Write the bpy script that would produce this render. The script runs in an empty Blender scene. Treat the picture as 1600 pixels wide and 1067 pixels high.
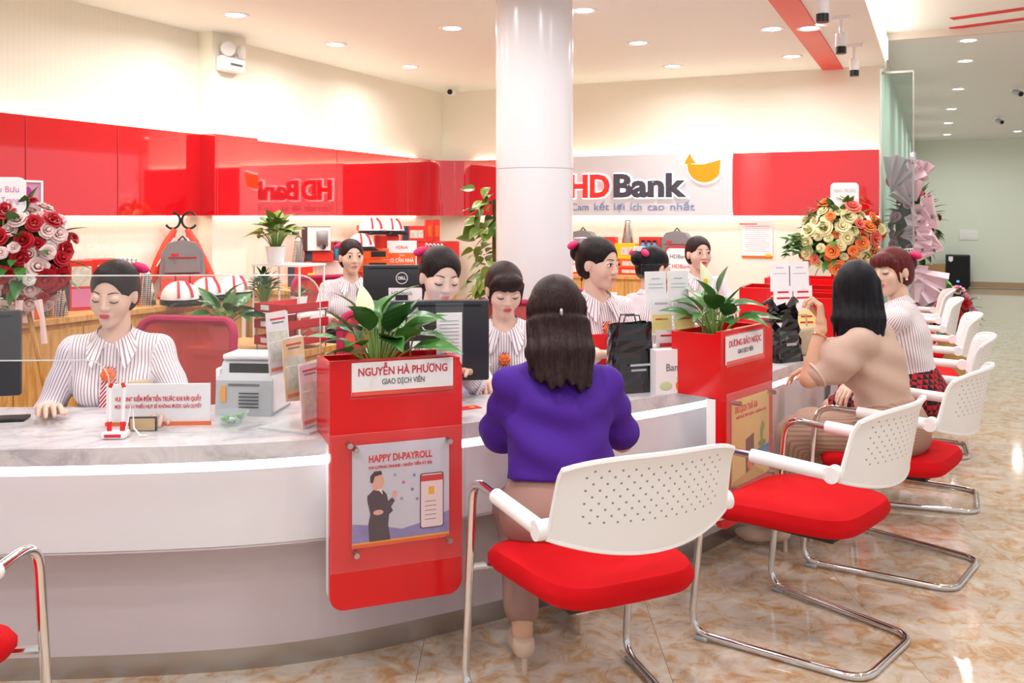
import bpy, bmesh, math, random
import numpy as np
from mathutils import Matrix, Vector
PI = math.pi
random.seed(7)
C = bpy.context.scene.collection
SC = bpy.context.scene

# ------------------------------------------------------------------ camera
F, H, HY = 1450.0, 1.45, 337.0          # focal length in px (1600 wide), eye height, horizon row
cam = bpy.data.cameras.new('camera'); cam.sensor_width = 36.0; cam.lens = F / 1600 * 36.0
cam.shift_y = (HY - 533.5) / 1600.0
cam.clip_start = 0.05; cam.clip_end = 100
camo = bpy.data.objects.new('camera', cam); C.objects.link(camo)
camo.location = (0, 0, H); camo.rotation_euler = (PI / 2, 0, 0)
SC.camera = camo

# ------------------------------------------------------------------ light and exposure
w = bpy.data.worlds.new('daylight'); SC.world = w; w.use_nodes = True
bg = w.node_tree.nodes['Background']
bg.inputs[0].default_value = (0.96, 0.98, 1.0, 1); bg.inputs[1].default_value = 0.40
SC.view_settings.view_transform = 'Standard'; SC.view_settings.look = 'None'
SC.cycles.transparent_max_bounces = 24
SC.view_settings.exposure = 0.94; SC.view_settings.gamma = 1.0
SC.view_settings.use_curve_mapping = False
DOWNLIGHT_W, COVE_E, STRIP_E, LOBBY_W = 5.2, 6.0, 3.5, 6.0

# ------------------------------------------------------------------ frames of reference
def P(px, py, h):
    """photo pixel + known height -> point"""
    d = F * (H - h) / (py - HY); return Vector(((px - 800) / F * d, d, h))
def PD(px, py, d):
    """photo pixel + known depth -> point"""
    return Vector(((px - 800) / F * d, d, H - (py - HY) / F * d))
CX, CY = -0.746, 9.83                     # room corner; walls run along U (left wall) and V (back wall)
UX, UY, VX, VY = 0.4155, 0.9096, 0.9096, -0.4155
RB = math.atan2(VY, VX)
def B(xb, yb, z=0.0):
    """bank frame: xb along the back wall from the corner, yb out of the back wall"""
    return Vector((CX + xb * VX - yb * UX, CY + xb * VY - yb * UY, z))
def toB(p):
    dx, dy = p[0] - CX, p[1] - CY
    return (dx * VX + dy * VY, -(dx * UX + dy * UY))
ZC, ZC2 = 2.75, 2.98                      # bank ceiling, hall ceiling
ZB0, ZB1 = 1.45, 2.02                     # red glass band

# ------------------------------------------------------------------ materials
MATS = {}
def lin(c):
    if isinstance(c, str):
        c = c.lstrip('#'); c = [int(c[i:i + 2], 16) / 255 for i in (0, 2, 4)]
    return tuple((x / 12.92 if x <= 0.04045 else ((x + 0.055) / 1.055) ** 2.4) for x in c) + (1.0,)
def mat(name, col='#ffffff', rough=0.5, metal=0.0, emit=0.0, trans=0.0, noise=0.0, nscale=8.0, bump=0.0, bscale=60.0, coat=0.0, ior=1.45, spec=0.5, sheen=0.0, alpha=1.0):
    if name in MATS: return MATS[name]
    m = bpy.data.materials.new(name); m.use_nodes = True; MATS[name] = m
    nt = m.node_tree; b = nt.nodes['Principled BSDF']
    c = lin(col)
    b.inputs['Base Color'].default_value = c; b.inputs['Roughness'].default_value = rough
    b.inputs['Metallic'].default_value = metal; b.inputs['IOR'].default_value = ior
    b.inputs['Transmission Weight'].default_value = trans; b.inputs['Coat Weight'].default_value = coat
    b.inputs['Specular IOR Level'].default_value = spec; b.inputs['Sheen Weight'].default_value = sheen
    b.inputs['Alpha'].default_value = alpha
    if emit: b.inputs['Emission Color'].default_value = c; b.inputs['Emission Strength'].default_value = emit
    if noise or bump:
        tc = nt.nodes.new('ShaderNodeTexCoord')
        if noise:
            n = nt.nodes.new('ShaderNodeTexNoise'); n.inputs['Scale'].default_value = nscale; n.inputs['Detail'].default_value = 4
            nt.links.new(tc.outputs['Object'], n.inputs['Vector'])
            mx = nt.nodes.new('ShaderNodeMix'); mx.data_type = 'RGBA'
            mx.inputs[6].default_value = tuple(x * (1 - noise) for x in c[:3]) + (1,)
            mx.inputs[7].default_value = tuple(min(1, x * (1 + noise)) for x in c[:3]) + (1,)
            nt.links.new(n.outputs[0], mx.inputs[0]); nt.links.new(mx.outputs[2], b.inputs['Base Color'])
        if bump:
            n2 = nt.nodes.new('ShaderNodeTexNoise'); n2.inputs['Scale'].default_value = bscale
            nt.links.new(tc.outputs['Object'], n2.inputs['Vector'])
            bp = nt.nodes.new('ShaderNodeBump'); bp.inputs['Strength'].default_value = bump; bp.inputs['Distance'].default_value = 0.004
            nt.links.new(n2.outputs[0], bp.inputs['Height']); nt.links.new(bp.outputs[0], b.inputs['Normal'])
    return m
def ramp(nt, stops):
    r = nt.nodes.new('ShaderNodeValToRGB'); e = r.color_ramp.elements
    while len(e) < len(stops): e.new(0.5)
    for k, (p, c) in enumerate(stops): e[k].position = p; e[k].color = lin(c)
    return r
def wood_mat(name, a='#d9a560', b_='#bf8742'):
    m = mat(name, a, 0.42); nt = m.node_tree; b = nt.nodes['Principled BSDF']
    tc = nt.nodes.new('ShaderNodeTexCoord'); mp = nt.nodes.new('ShaderNodeMapping'); mp.inputs['Scale'].default_value = (14, 14, 1.2)
    n = nt.nodes.new('ShaderNodeTexNoise'); n.inputs['Scale'].default_value = 3; n.inputs['Detail'].default_value = 7; n.inputs['Distortion'].default_value = 1.2
    r = ramp(nt, [(0.3, b_), (0.5, a), (0.7, '#e2b272')])
    nt.links.new(tc.outputs['Object'], mp.inputs[0]); nt.links.new(mp.outputs[0], n.inputs['Vector']); nt.links.new(n.outputs[0], r.inputs[0]); nt.links.new(r.outputs[0], b.inputs['Base Color'])
    return m
def marble_floor(name, joints=False):
    m = mat(name, '#d8bfa4', 0.07, coat=0.3); nt = m.node_tree; b = nt.nodes['Principled BSDF']
    tc = nt.nodes.new('ShaderNodeTexCoord'); oi = nt.nodes.new('ShaderNodeObjectInfo')
    ad = nt.nodes.new('ShaderNodeVectorMath'); ad.operation = 'ADD'
    sc = nt.nodes.new('ShaderNodeVectorMath'); sc.operation = 'SCALE'; sc.inputs[0].default_value = (37, 19, 5)
    nt.links.new(oi.outputs['Random'], sc.inputs['Scale']); nt.links.new(tc.outputs['Object'], ad.inputs[0]); nt.links.new(sc.outputs[0], ad.inputs[1])
    n = nt.nodes.new('ShaderNodeTexNoise'); n.inputs['Scale'].default_value = 10; n.inputs['Detail'].default_value = 10; n.inputs['Roughness'].default_value = 0.68; n.inputs['Distortion'].default_value = 1.1
    nt.links.new(ad.outputs[0], n.inputs['Vector'])
    r = ramp(nt, [(0.28, '#b5804f'), (0.42, '#caa884'), (0.52, '#d3c2b0'), (0.68, '#dcd3c8')])
    nt.links.new(n.outputs[0], r.inputs[0])
    out = r.outputs[0]
    if joints:
        br = nt.nodes.new('ShaderNodeTexBrick'); br.offset = 0; br.inputs['Scale'].default_value = 1.0; br.inputs['Mortar Size'].default_value = 0.003
        br.inputs['Brick Width'].default_value = 0.8; br.inputs['Row Height'].default_value = 0.8; br.inputs['Mortar'].default_value = lin('#a58d76')
        nt.links.new(tc.outputs['Object'], br.inputs['Vector']); nt.links.new(out, br.inputs['Color1']); nt.links.new(out, br.inputs['Color2']); out = br.outputs[0]
    nt.links.new(out, b.inputs['Base Color']); return m
def marble_top(name):
    m = mat(name, '#d9d7da', 0.18); nt = m.node_tree; b = nt.nodes['Principled BSDF']
    tc = nt.nodes.new('ShaderNodeTexCoord'); n = nt.nodes.new('ShaderNodeTexNoise'); n.inputs['Scale'].default_value = 5; n.inputs['Detail'].default_value = 10; n.inputs['Roughness'].default_value = 0.7; n.inputs['Distortion'].default_value = 1.6
    nt.links.new(tc.outputs['Object'], n.inputs['Vector'])
    r = ramp(nt, [(0.32, '#a9a6ac'), (0.45, '#cfccd0'), (0.6, '#dddbdd'), (0.75, '#eae8e8')])
    nt.links.new(n.outputs[0], r.inputs[0]); nt.links.new(r.outputs[0], b.inputs['Base Color']); return m
def stripe_mat(name, base, stripe, period, width=0.4, axis=0, rough=0.7, diag=0.0):
    """woven stripes running along the cloth, from object coordinates"""
    m = mat(name, base, rough); nt = m.node_tree; b = nt.nodes['Principled BSDF']
    tc = nt.nodes.new('ShaderNodeTexCoord'); sp = nt.nodes.new('ShaderNodeSeparateXYZ'); nt.links.new(tc.outputs['Object'], sp.inputs[0])
    src = sp.outputs[axis]
    if diag:
        k = nt.nodes.new('ShaderNodeMath'); k.operation = 'MULTIPLY_ADD'; nt.links.new(sp.outputs[2], k.inputs[0]); k.inputs[1].default_value = diag; nt.links.new(src, k.inputs[2]); src = k.outputs[0]
    a = nt.nodes.new('ShaderNodeMath'); a.operation = 'DIVIDE'; nt.links.new(src, a.inputs[0]); a.inputs[1].default_value = period
    fr = nt.nodes.new('ShaderNodeMath'); fr.operation = 'FRACT'; nt.links.new(a.outputs[0], fr.inputs[0])
    lt = nt.nodes.new('ShaderNodeMath'); lt.operation = 'LESS_THAN'; nt.links.new(fr.outputs[0], lt.inputs[0]); lt.inputs[1].default_value = width
    mx = nt.nodes.new('ShaderNodeMix'); mx.data_type = 'RGBA'; mx.inputs[6].default_value = lin(base); mx.inputs[7].default_value = lin(stripe)
    nt.links.new(lt.outputs[0], mx.inputs[0]); nt.links.new(mx.outputs[2], b.inputs['Base Color']); return m
def attr_stripes(name, base, stripe, period, width=0.4, rough=0.7):
    """stripes that follow the garment: the mesh carries a running coordinate called st"""
    m = mat(name, base, rough); nt = m.node_tree; b = nt.nodes['Principled BSDF']
    at = nt.nodes.new('ShaderNodeAttribute'); at.attribute_name = 'st'
    a = nt.nodes.new('ShaderNodeMath'); a.operation = 'DIVIDE'; nt.links.new(at.outputs['Fac'], a.inputs[0]); a.inputs[1].default_value = period
    fr = nt.nodes.new('ShaderNodeMath'); fr.operation = 'FRACT'; nt.links.new(a.outputs[0], fr.inputs[0])
    lt = nt.nodes.new('ShaderNodeMath'); lt.operation = 'LESS_THAN'; nt.links.new(fr.outputs[0], lt.inputs[0]); lt.inputs[1].default_value = width
    mx = nt.nodes.new('ShaderNodeMix'); mx.data_type = 'RGBA'; mx.inputs[6].default_value = lin(base); mx.inputs[7].default_value = lin(stripe)
    nt.links.new(lt.outputs[0], mx.inputs[0]); nt.links.new(mx.outputs[2], b.inputs['Base Color']); return m
def dots_mat(name, base, dot, period, rad):
    m = mat(name, base, 0.38); nt = m.node_tree; b = nt.nodes['Principled BSDF']
    tc = nt.nodes.new('ShaderNodeTexCoord'); sp = nt.nodes.new('ShaderNodeSeparateXYZ'); nt.links.new(tc.outputs['Object'], sp.inputs[0])
    def mth(op, a, c=None):
        n = nt.nodes.new('ShaderNodeMath'); n.operation = op
        for k, v in enumerate((a, c)):
            if v is None: continue
            if isinstance(v, (int, float)): n.inputs[k].default_value = v
            else: nt.links.new(v, n.inputs[k])
        return n.outputs[0]
    s = mth('DIVIDE', mth('ADD', sp.outputs[0], sp.outputs[2]), period); t = mth('DIVIDE', mth('SUBTRACT', sp.outputs[0], sp.outputs[2]), period)
    fx = mth('SUBTRACT', mth('FRACT', s), 0.5); fy = mth('SUBTRACT', mth('FRACT', t), 0.5)
    dd = mth('SQRT', mth('ADD', mth('MULTIPLY', fx, fx), mth('MULTIPLY', fy, fy)))
    inz = mth('MULTIPLY', mth('LESS_THAN', dd, rad), mth('LESS_THAN', mth('ABSOLUTE', mth('SUBTRACT', sp.outputs[2], 0.75)), 0.075))
    inz = mth('MULTIPLY', inz, mth('LESS_THAN', mth('ABSOLUTE', sp.outputs[0]), 0.215))
    mx = nt.nodes.new('ShaderNodeMix'); mx.data_type = 'RGBA'; mx.inputs[6].default_value = lin(base); mx.inputs[7].default_value = lin(dot)
    nt.links.new(inz, mx.inputs[0]); nt.links.new(mx.outputs[2], b.inputs['Base Color']); return m
def acrylic(name, tint='#fdfdfd', opac=0.10, face='#f2f5f6', rough=0.06):
    """thin clear sheet: mostly see-through with a glossy face"""
    m = bpy.data.materials.new(name); m.use_nodes = True; MATS[name] = m; nt = m.node_tree
    for n in list(nt.nodes):
        if n.type != 'OUTPUT_MATERIAL': nt.nodes.remove(n)
    o = [n for n in nt.nodes if n.type == 'OUTPUT_MATERIAL'][0]
    tr = nt.nodes.new('ShaderNodeBsdfTransparent'); tr.inputs[0].default_value = lin(tint)
    pb = nt.nodes.new('ShaderNodeBsdfPrincipled'); pb.inputs['Base Color'].default_value = lin(face); pb.inputs['Roughness'].default_value = rough
    lw = nt.nodes.new('ShaderNodeLayerWeight'); lw.inputs[0].default_value = 0.5
    fr = nt.nodes.new('ShaderNodeMath'); fr.operation = 'POWER'; fr.inputs[1].default_value = 5.0; nt.links.new(lw.outputs['Facing'], fr.inputs[0])
    ad = nt.nodes.new('ShaderNodeMath'); ad.operation = 'ADD'; ad.inputs[1].default_value = opac; nt.links.new(fr.outputs[0], ad.inputs[0])
    mx = nt.nodes.new('ShaderNodeMixShader'); nt.links.new(ad.outputs[0], mx.inputs[0]); nt.links.new(tr.outputs[0], mx.inputs[1]); nt.links.new(pb.outputs[0], mx.inputs[2])
    nt.links.new(mx.outputs[0], o.inputs[0]); return m

M_white = mat('white_plastic', '#f3f1f2', 0.35)
M_redf = mat('red_fabric', '#cc0c16', 0.85, bump=0.25, bscale=400, spec=0.2)
M_red = mat('red_gloss', '#dd1218', 0.16)
M_redglass = mat('red_glass', '#d4101a', 0.035, coat=1.0, spec=1.0)
M_chrome = mat('chrome', '#dcdcde', 0.09, metal=1.0)
M_steel = mat('brushed_steel', '#b9b3b0', 0.28, metal=1.0)
M_black = mat('black_plastic', '#17181b', 0.4)
M_dark = mat('charcoal_plastic', '#2b2d33', 0.38)
M_grey = mat('grey_plastic', '#b7bbc0', 0.45)
M_wood = wood_mat('light_oak')
M_cream = mat('cream_paint', '#f5efe0', 0.6)
M_ceil = mat('ceiling_paint', '#f0f3ee', 0.65)
M_paper = mat('paper', '#f2f1f4', 0.6)
M_redp = mat('red_print', '#d9232e', 0.5)
M_orange = mat('orange_print', '#ef6a23', 0.5)
M_yellow = mat('yellow_print', '#f6c51d', 0.5)
M_greytext = mat('grey_print', '#6d6a70', 0.6)
M_navy = mat('navy_print', '#3a4656', 0.5)
M_blue = mat('blue_bottle', '#3b9fd0', 0.3)
M_acr = acrylic('clear_acrylic', opac=0.03)
M_acre = acrylic('acrylic_edge', '#f3f5f5', 0.5)
M_glass = acrylic('partition_glass', '#e4f1ee', 0.04)
M_topm = marble_top('grey_marble')

# ------------------------------------------------------------------ mesh tools
class MB:
    def __init__(s): s.v = []; s.f = []
    def add(s, vs, fs, T=None):
        o = len(s.v)
        s.v += [tuple(T @ Vector(p)) if T is not None else tuple(p) for p in vs]
        s.f += [tuple(i + o for i in f) for f in fs]; return s
    def box(s, c, d, T=None):
        x, y, z = c; a, b, h = d[0] / 2, d[1] / 2, d[2] / 2
        vs = [(x + i * a, y + j * b, z + k * h) for k in (-1, 1) for j in (-1, 1) for i in (-1, 1)]
        return s.add(vs, [(0, 2, 3, 1), (4, 5, 7, 6), (0, 1, 5, 4), (2, 6, 7, 3), (0, 4, 6, 2), (1, 3, 7, 5)], T)
    def rbox(s, c, d, r, seg=3, T=None):
        bm = bmesh.new(); bmesh.ops.create_cube(bm, size=1)
        bmesh.ops.scale(bm, vec=d, verts=bm.verts); bmesh.ops.bevel(bm, geom=bm.edges[:], offset=r, segments=seg, profile=0.5, affect='EDGES')
        bmesh.ops.translate(bm, vec=c, verts=bm.verts); bm.verts.index_update()
        s.add([v.co[:] for v in bm.verts], [[v.index for v in f.verts] for f in bm.faces], T); bm.free(); return s
    def lathe(s, prof, n=20, c=(0, 0, 0), T=None, cap=True):
        vs = []; fs = []
        for r, z in prof:
            for k in range(n): t = 2 * PI * k / n; vs.append((c[0] + r * math.cos(t), c[1] + r * math.sin(t), c[2] + z))
        for i in range(len(prof) - 1):
            for k in range(n): k2 = (k + 1) % n; fs.append((i * n + k, i * n + k2, (i + 1) * n + k2, (i + 1) * n + k))
        if cap: fs.append(tuple(range(n - 1, -1, -1))); fs.append(tuple(range((len(prof) - 1) * n, len(prof) * n)))
        return s.add(vs, fs, T)
    def cyl(s, a, b, r, r2=None, n=12): return s.tube([a, b], r if r2 is None else [r, r2], n)
    def tube(s, pts, r, n=8, closed=False, cap=True):
        pts = [Vector(p) for p in pts]; m = len(pts); vs = []; fs = []; nrm = None
        for i, p in enumerate(pts):
            if closed: t = pts[(i + 1) % m] - pts[i - 1]
            else: t = pts[min(i + 1, m - 1)] - pts[max(i - 1, 0)]
            t.normalize()
            if nrm is None: nrm = t.orthogonal().normalized()
            else:
                nrm = nrm - t * nrm.dot(t)
                nrm = nrm.normalized() if nrm.length > 1e-6 else t.orthogonal().normalized()
            bi = t.cross(nrm); rr = r[i] if isinstance(r, (list, tuple)) else r
            for k in range(n): a = 2 * PI * k / n; vs.append(p + nrm * (rr * math.cos(a)) + bi * (rr * math.sin(a)))
        for i in range(m if closed else m - 1):
            j = (i + 1) % m
            for k in range(n): k2 = (k + 1) % n; fs.append((i * n + k, i * n + k2, j * n + k2, j * n + k))
        if cap and not closed: fs.append(tuple(range(n - 1, -1, -1))); fs.append(tuple(range((m - 1) * n, m * n)))
        return s.add(vs, fs)
    def prism(s, out, y0, y1, T=None):
        """outline in x,z extruded along y (y0 = front)"""
        n = len(out); vs = [(x, y0, z) for x, z in out] + [(x, y1, z) for x, z in out]
        fs = [tuple(range(n)), tuple(range(2 * n - 1, n - 1, -1))] + [(k, k + n, (k + 1) % n + n, (k + 1) % n) for k in range(n)]
        return s.add(vs, fs, T)
    def ell(s, c, r, n=12, m=8, T=None):
        vs = [(c[0], c[1], c[2] - r[2])]; fs = []
        for i in range(1, m):
            p = -PI / 2 + PI * i / m
            for k in range(n): t = 2 * PI * k / n; vs.append((c[0] + r[0] * math.cos(p) * math.cos(t), c[1] + r[1] * math.cos(p) * math.sin(t), c[2] + r[2] * math.sin(p)))
        vs.append((c[0], c[1], c[2] + r[2])); L = len(vs) - 1
        for k in range(n):
            k2 = (k + 1) % n; fs.append((0, 1 + k2, 1 + k)); fs.append((L, L - n + k, L - n + k2))
            for i in range(m - 2): fs.append((1 + i * n + k, 1 + i * n + k2, 1 + (i + 1) * n + k2, 1 + (i + 1) * n + k))
        return s.add(vs, fs, T)
    def mesh(s, name, mt, smooth=False):
        me = bpy.data.meshes.new(name); me.from_pydata([tuple(v) for v in s.v], [], s.f); me.materials.append(mt)
        bm = bmesh.new(); bm.from_mesh(me); bmesh.ops.recalc_face_normals(bm, faces=bm.faces); bm.to_mesh(me); bm.free()
        if smooth:
            me.polygons.foreach_set('use_smooth', [True] * len(me.polygons))
            try: me.set_sharp_from_angle(angle=math.radians(40))
            except Exception: pass
        return me
    def build(s, name, mt, parent=None, smooth=False, loc=None, rz=None):
        return link(s.mesh(name, mt, smooth), name, parent, loc, rz)
def link(me, name, parent=None, loc=None, rz=None):
    o = bpy.data.objects.new(name, me); C.objects.link(o)
    if parent is not None: o.parent = parent
    if loc is not None: o.location = loc
    if rz is not None: o.rotation_euler = (0, 0, rz)
    return o
def tag(o, label, cat, group=None):
    o['label'] = label; o['category'] = cat
    if group: o['group'] = group
    return o
def thing(name, label, cat, loc=(0, 0, 0), rz=0.0, group=None):
    o = bpy.data.objects.new(name, None); C.objects.link(o); o.location = loc; o.rotation_euler = (0, 0, rz); o.empty_display_size = 0.1
    return tag(o, label, cat, group)
def struct(o): o['kind'] = 'structure'; return o
def copy_tree(o, loc, rz, label=None, group=None, scale=None):
    c = o.copy(); C.objects.link(c); c.location = loc; c.rotation_euler = (0, 0, rz)
    if label: c['label'] = label
    if group: c['group'] = group
    if scale: c.scale = (scale,) * 3
    for ch in list(o.children):
        k = ch.copy(); C.objects.link(k); k.parent = c
        for g in list(ch.children): q = g.copy(); C.objects.link(q); q.parent = k
    return c
def box(name, c, d, mt, parent=None, loc=None, rz=None, r=0.0):
    m = MB(); (m.rbox(c, d, r) if r else m.box(c, d)); return m.build(name, mt, parent, bool(r), loc, rz)
def rrect(x0, x1, z0, z1, r, n=5, corners=(1, 1, 1, 1)):
    """rounded rectangle outline (corners: bl, br, tr, tl)"""
    out = []
    for (cx, cz, a0, on) in ((x0 + r, z0 + r, PI, corners[0]), (x1 - r, z0 + r, 1.5 * PI, corners[1]), (x1 - r, z1 - r, 0, corners[2]), (x0 + r, z1 - r, PI / 2, corners[3])):
        if on: out += [(cx + r * math.cos(a0 + PI / 2 * k / n), cz + r * math.sin(a0 + PI / 2 * k / n)) for k in range(n + 1)]
        else: out.append((cx + math.copysign(r, math.cos(a0 + PI / 4)), cz + math.copysign(r, math.sin(a0 + PI / 4))))
    return out
def text(name, s, size, mt, parent=None, loc=(0, 0, 0), align='CENTER', ext=0.0006, wid=None, bold=0.0, mirror=False, rz=0.0, sx=1.0):
    """flat lettering standing in x,z and read from -y"""
    cu = bpy.data.curves.new(name, 'FONT'); cu.body = s; cu.size = size; cu.extrude = ext; cu.align_x = align; cu.align_y = 'CENTER'; cu.offset = bold; cu.resolution_u = 3
    t = bpy.data.objects.new(name, cu); C.objects.link(t); bpy.context.view_layer.update()
    me = bpy.data.meshes.new_from_object(t.evaluated_get(bpy.context.evaluated_depsgraph_get()))
    bpy.data.objects.remove(t); bpy.data.curves.remove(cu)
    if wid:
        xs = [v.co.x for v in me.vertices]; k = wid / max(1e-6, max(xs) - min(xs))
    else: k = sx
    for v in me.vertices: x, y, z = v.co; v.co = (x * k, -z, y)
    me.materials.clear(); me.materials.append(mt); me.name = name
    return link(me, name, parent, loc, rz)
def catmull(pts, per=10):
    out = []
    P_ = [Vector(p) for p in pts]
    for i in range(len(P_) - 1):
        p0 = P_[max(i - 1, 0)]; p1 = P_[i]; p2 = P_[i + 1]; p3 = P_[min(i + 2, len(P_) - 1)]
        for k in range(per):
            t = k / per
            out.append(0.5 * ((2 * p1) + (p2 - p0) * t + (2 * p0 - 5 * p1 + 4 * p2 - p3) * t * t + (3 * p1 - p0 - 3 * p2 + p3) * t ** 3))
    out.append(P_[-1]); return out
# ================================================================== the room
# floor: hall slab plus individually laid marble tiles near the counter
fl = MB().box((3, 11, -0.02), (26, 34, 0.02)).build('floor', marble_floor('marble_far', True)); struct(fl)
M_tile = marble_floor('marble_tile')
tm = MB().rbox((0, 0, -0.006), (0.7988, 0.7988, 0.012), 0.0004, 1).mesh('floor_tile', M_tile)
for i in range(-4, 7):
    for j in range(0, 11):
        o = link(tm, 'floor_tile', fl, (i * 0.8 + 0.1, j * 0.8 + 1.3, 0.0))
# wall_left (xb = 0) and wall_back (yb = 0) as slabs in the bank frame
def bslab(name, x0, x1, y0, y1, z0, z1, mt, parent=None):
    m = MB().box(((x0 + x1) / 2, -(y0 + y1) / 2, (z0 + z1) / 2), (abs(x1 - x0), abs(y1 - y0), z1 - z0))
    return m.build(name, mt, parent, loc=(CX, CY, 0), rz=RB)
def ribbed(name, col):
    m = mat(name, col, 0.6); nt = m.node_tree; b = nt.nodes['Principled BSDF']
    tc = nt.nodes.new('ShaderNodeTexCoord'); wv = nt.nodes.new('ShaderNodeTexWave'); wv.wave_type = 'BANDS'; wv.bands_direction = 'Y'; wv.inputs['Scale'].default_value = 9
    nt.links.new(tc.outputs['Object'], wv.inputs['Vector'])
    bp = nt.nodes.new('ShaderNodeBump'); bp.inputs['Strength'].default_value = 0.25; bp.inputs['Distance'].default_value = 0.004
    nt.links.new(wv.outputs[1], bp.inputs['Height']); nt.links.new(bp.outputs[0], b.inputs['Normal']); return m
M_rib = ribbed('ribbed_cream', '#f5efdf')
struct(bslab('wall_left', -0.2, 0, -0.2, 9.2, 0, ZC, M_rib))
struct(bslab('wall_back', -0.2, 4.32, -0.2, 0, 0, 3.2, M_cream))
pil = struct(bslab('wall_pilaster', 0, 0.133, 3.22, 3.57, 0, ZC, M_rib))
struct(bslab('wall_hall_left', 4.12, 4.32, -12.3, -0.2, 0, 3.2, mat('hall_paint', '#e6ebdd', 0.6)))
struct(bslab('wall_hall_far', 4.1, 14, -12.5, -12.3, 0, 3.2, MATS['hall_paint']))
bb = struct(bslab('baseboard_hall', 4.32, 14, -12.3, -12.27, 0, 0.12, mat('stone_skirting', '#b79a7c', 0.35)))
# ceilings
struct(bslab('ceiling', -0.2, 4.36, -0.2, 9.4, ZC, ZC + 0.06, M_ceil))
struct(bslab('ceiling_front', 4.36, 10.5, 0.0, 9.4, ZC2 + 0.04, ZC2 + 0.1, M_ceil))
struct(bslab('ceiling_hall', 4.32, 14, -12.4, 0.0, ZC2, ZC2 + 0.1, mat('hall_ceiling', '#e4e4e2', 0.6)))
struct(bslab('trim_1', 4.36, 4.375, 0.0, 9.4, ZC - 0.01, ZC2 + 0.04, M_ceil))
struct(bslab('trim_2', 4.32, 10.5, -0.02, 0.02, ZC2 - 0.02, ZC2 + 0.1, mat('trim_paint', '#d9cdbf', 0.6)))
tag(bslab('cove_light_strip', 4.376, 4.392, 0.1, 9.3, ZC + 0.03, ZC + 0.19, mat('cove_led', '#fff6ea', emit=3.0)), 'long white cove light along the edge of the dropped ceiling', 'light strip')
# red strip in the ceiling and red lines on the raised ceiling
tag(bslab('ceiling_red_strip', 3.85, 4.02, 0.0, 9.0, ZC - 0.012, ZC + 0.001, mat('red_paint', '#e0402f', 0.4)), 'wide red band running along the dropped ceiling to the back wall', 'ceiling strip')
for k, (a, b_) in enumerate((((1487, 30), (1640, 8.5)), ((1485, 45), (1640, 25)))):
    zz = ZC2 + 0.035
    p, q = P(*a, zz), P(*b_, zz)
    m = MB(); dv = (q - p).normalized(); nv = Vector((-dv.y, dv.x, 0)) * 0.05
    m.add([p - nv, p + nv, q + nv, q - nv, p - nv + Vector((0, 0, .01)), p + nv + Vector((0, 0, .01)), q + nv + Vector((0, 0, .01)), q - nv + Vector((0, 0, .01))], [(0, 1, 2, 3), (7, 6, 5, 4), (0, 4, 5, 1), (1, 5, 6, 2), (2, 6, 7, 3), (3, 7, 4, 0)])
    tag(m.build('ceiling_red_line', M_redp), ('thin red line on the raised ceiling, farther from the glass partition', 'thin red line on the raised ceiling, closer to the glass partition')[k], 'ceiling strip')

# column
col = thing('round_column', 'thick round white glossy column rising behind the tellers', 'column', (0.13, 5.35, 0))
M_col = mat('column_white', '#e9e7ea', 0.22)
MB().lathe([(0.222, 0), (0.222, 1.715)], 64).build('lower_shell', M_col, col, True)
MB().lathe([(0.2225, 1.718), (0.2225, ZC)], 64).build('upper_shell', M_col, col, True)
MB().lathe([(0.2195, 1.715), (0.2195, 1.718)], 64).build('joint', M_grey, col, True)

# red glass band: single panels with hidden led strips above and below
M_led = mat('warm_led', '#fdfde4', emit=COVE_E)
band = thing('red_glass_band', 'glossy red glass band of panels along the walls lit from behind', 'wall panel', (CX, CY, 0), RB)
def band_panel(x0, x1, y0, y1):
    MB().rbox(((x0 + x1) / 2, -(y0 + y1) / 2, (ZB0 + ZB1) / 2), (abs(x1 - x0), abs(y1 - y0), ZB1 - ZB0), 0.003, 1).build('glass_panel', M_redglass, band)
T0, T1 = 0.055, 0.08
for y0, y1 in ((8.6, 7.4), (7.4, 6.2), (6.2, 5.0), (5.0, 4.35), (4.35, 3.61)): band_panel(T0, T1, y0 - 0.002, y1 + 0.002)
band_panel(T0, 0.213, 3.605, 3.63)                       # return on the pilaster
band_panel(0.188, 0.213, 3.605, 3.18)
band_panel(T0, 0.188, 3.18, 3.205)
for y0, y1 in ((3.18, 2.0), (2.0, 0.82), (0.82, 0.38)): band_panel(T0, T1, y0 - 0.002, y1 + 0.002)
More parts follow.
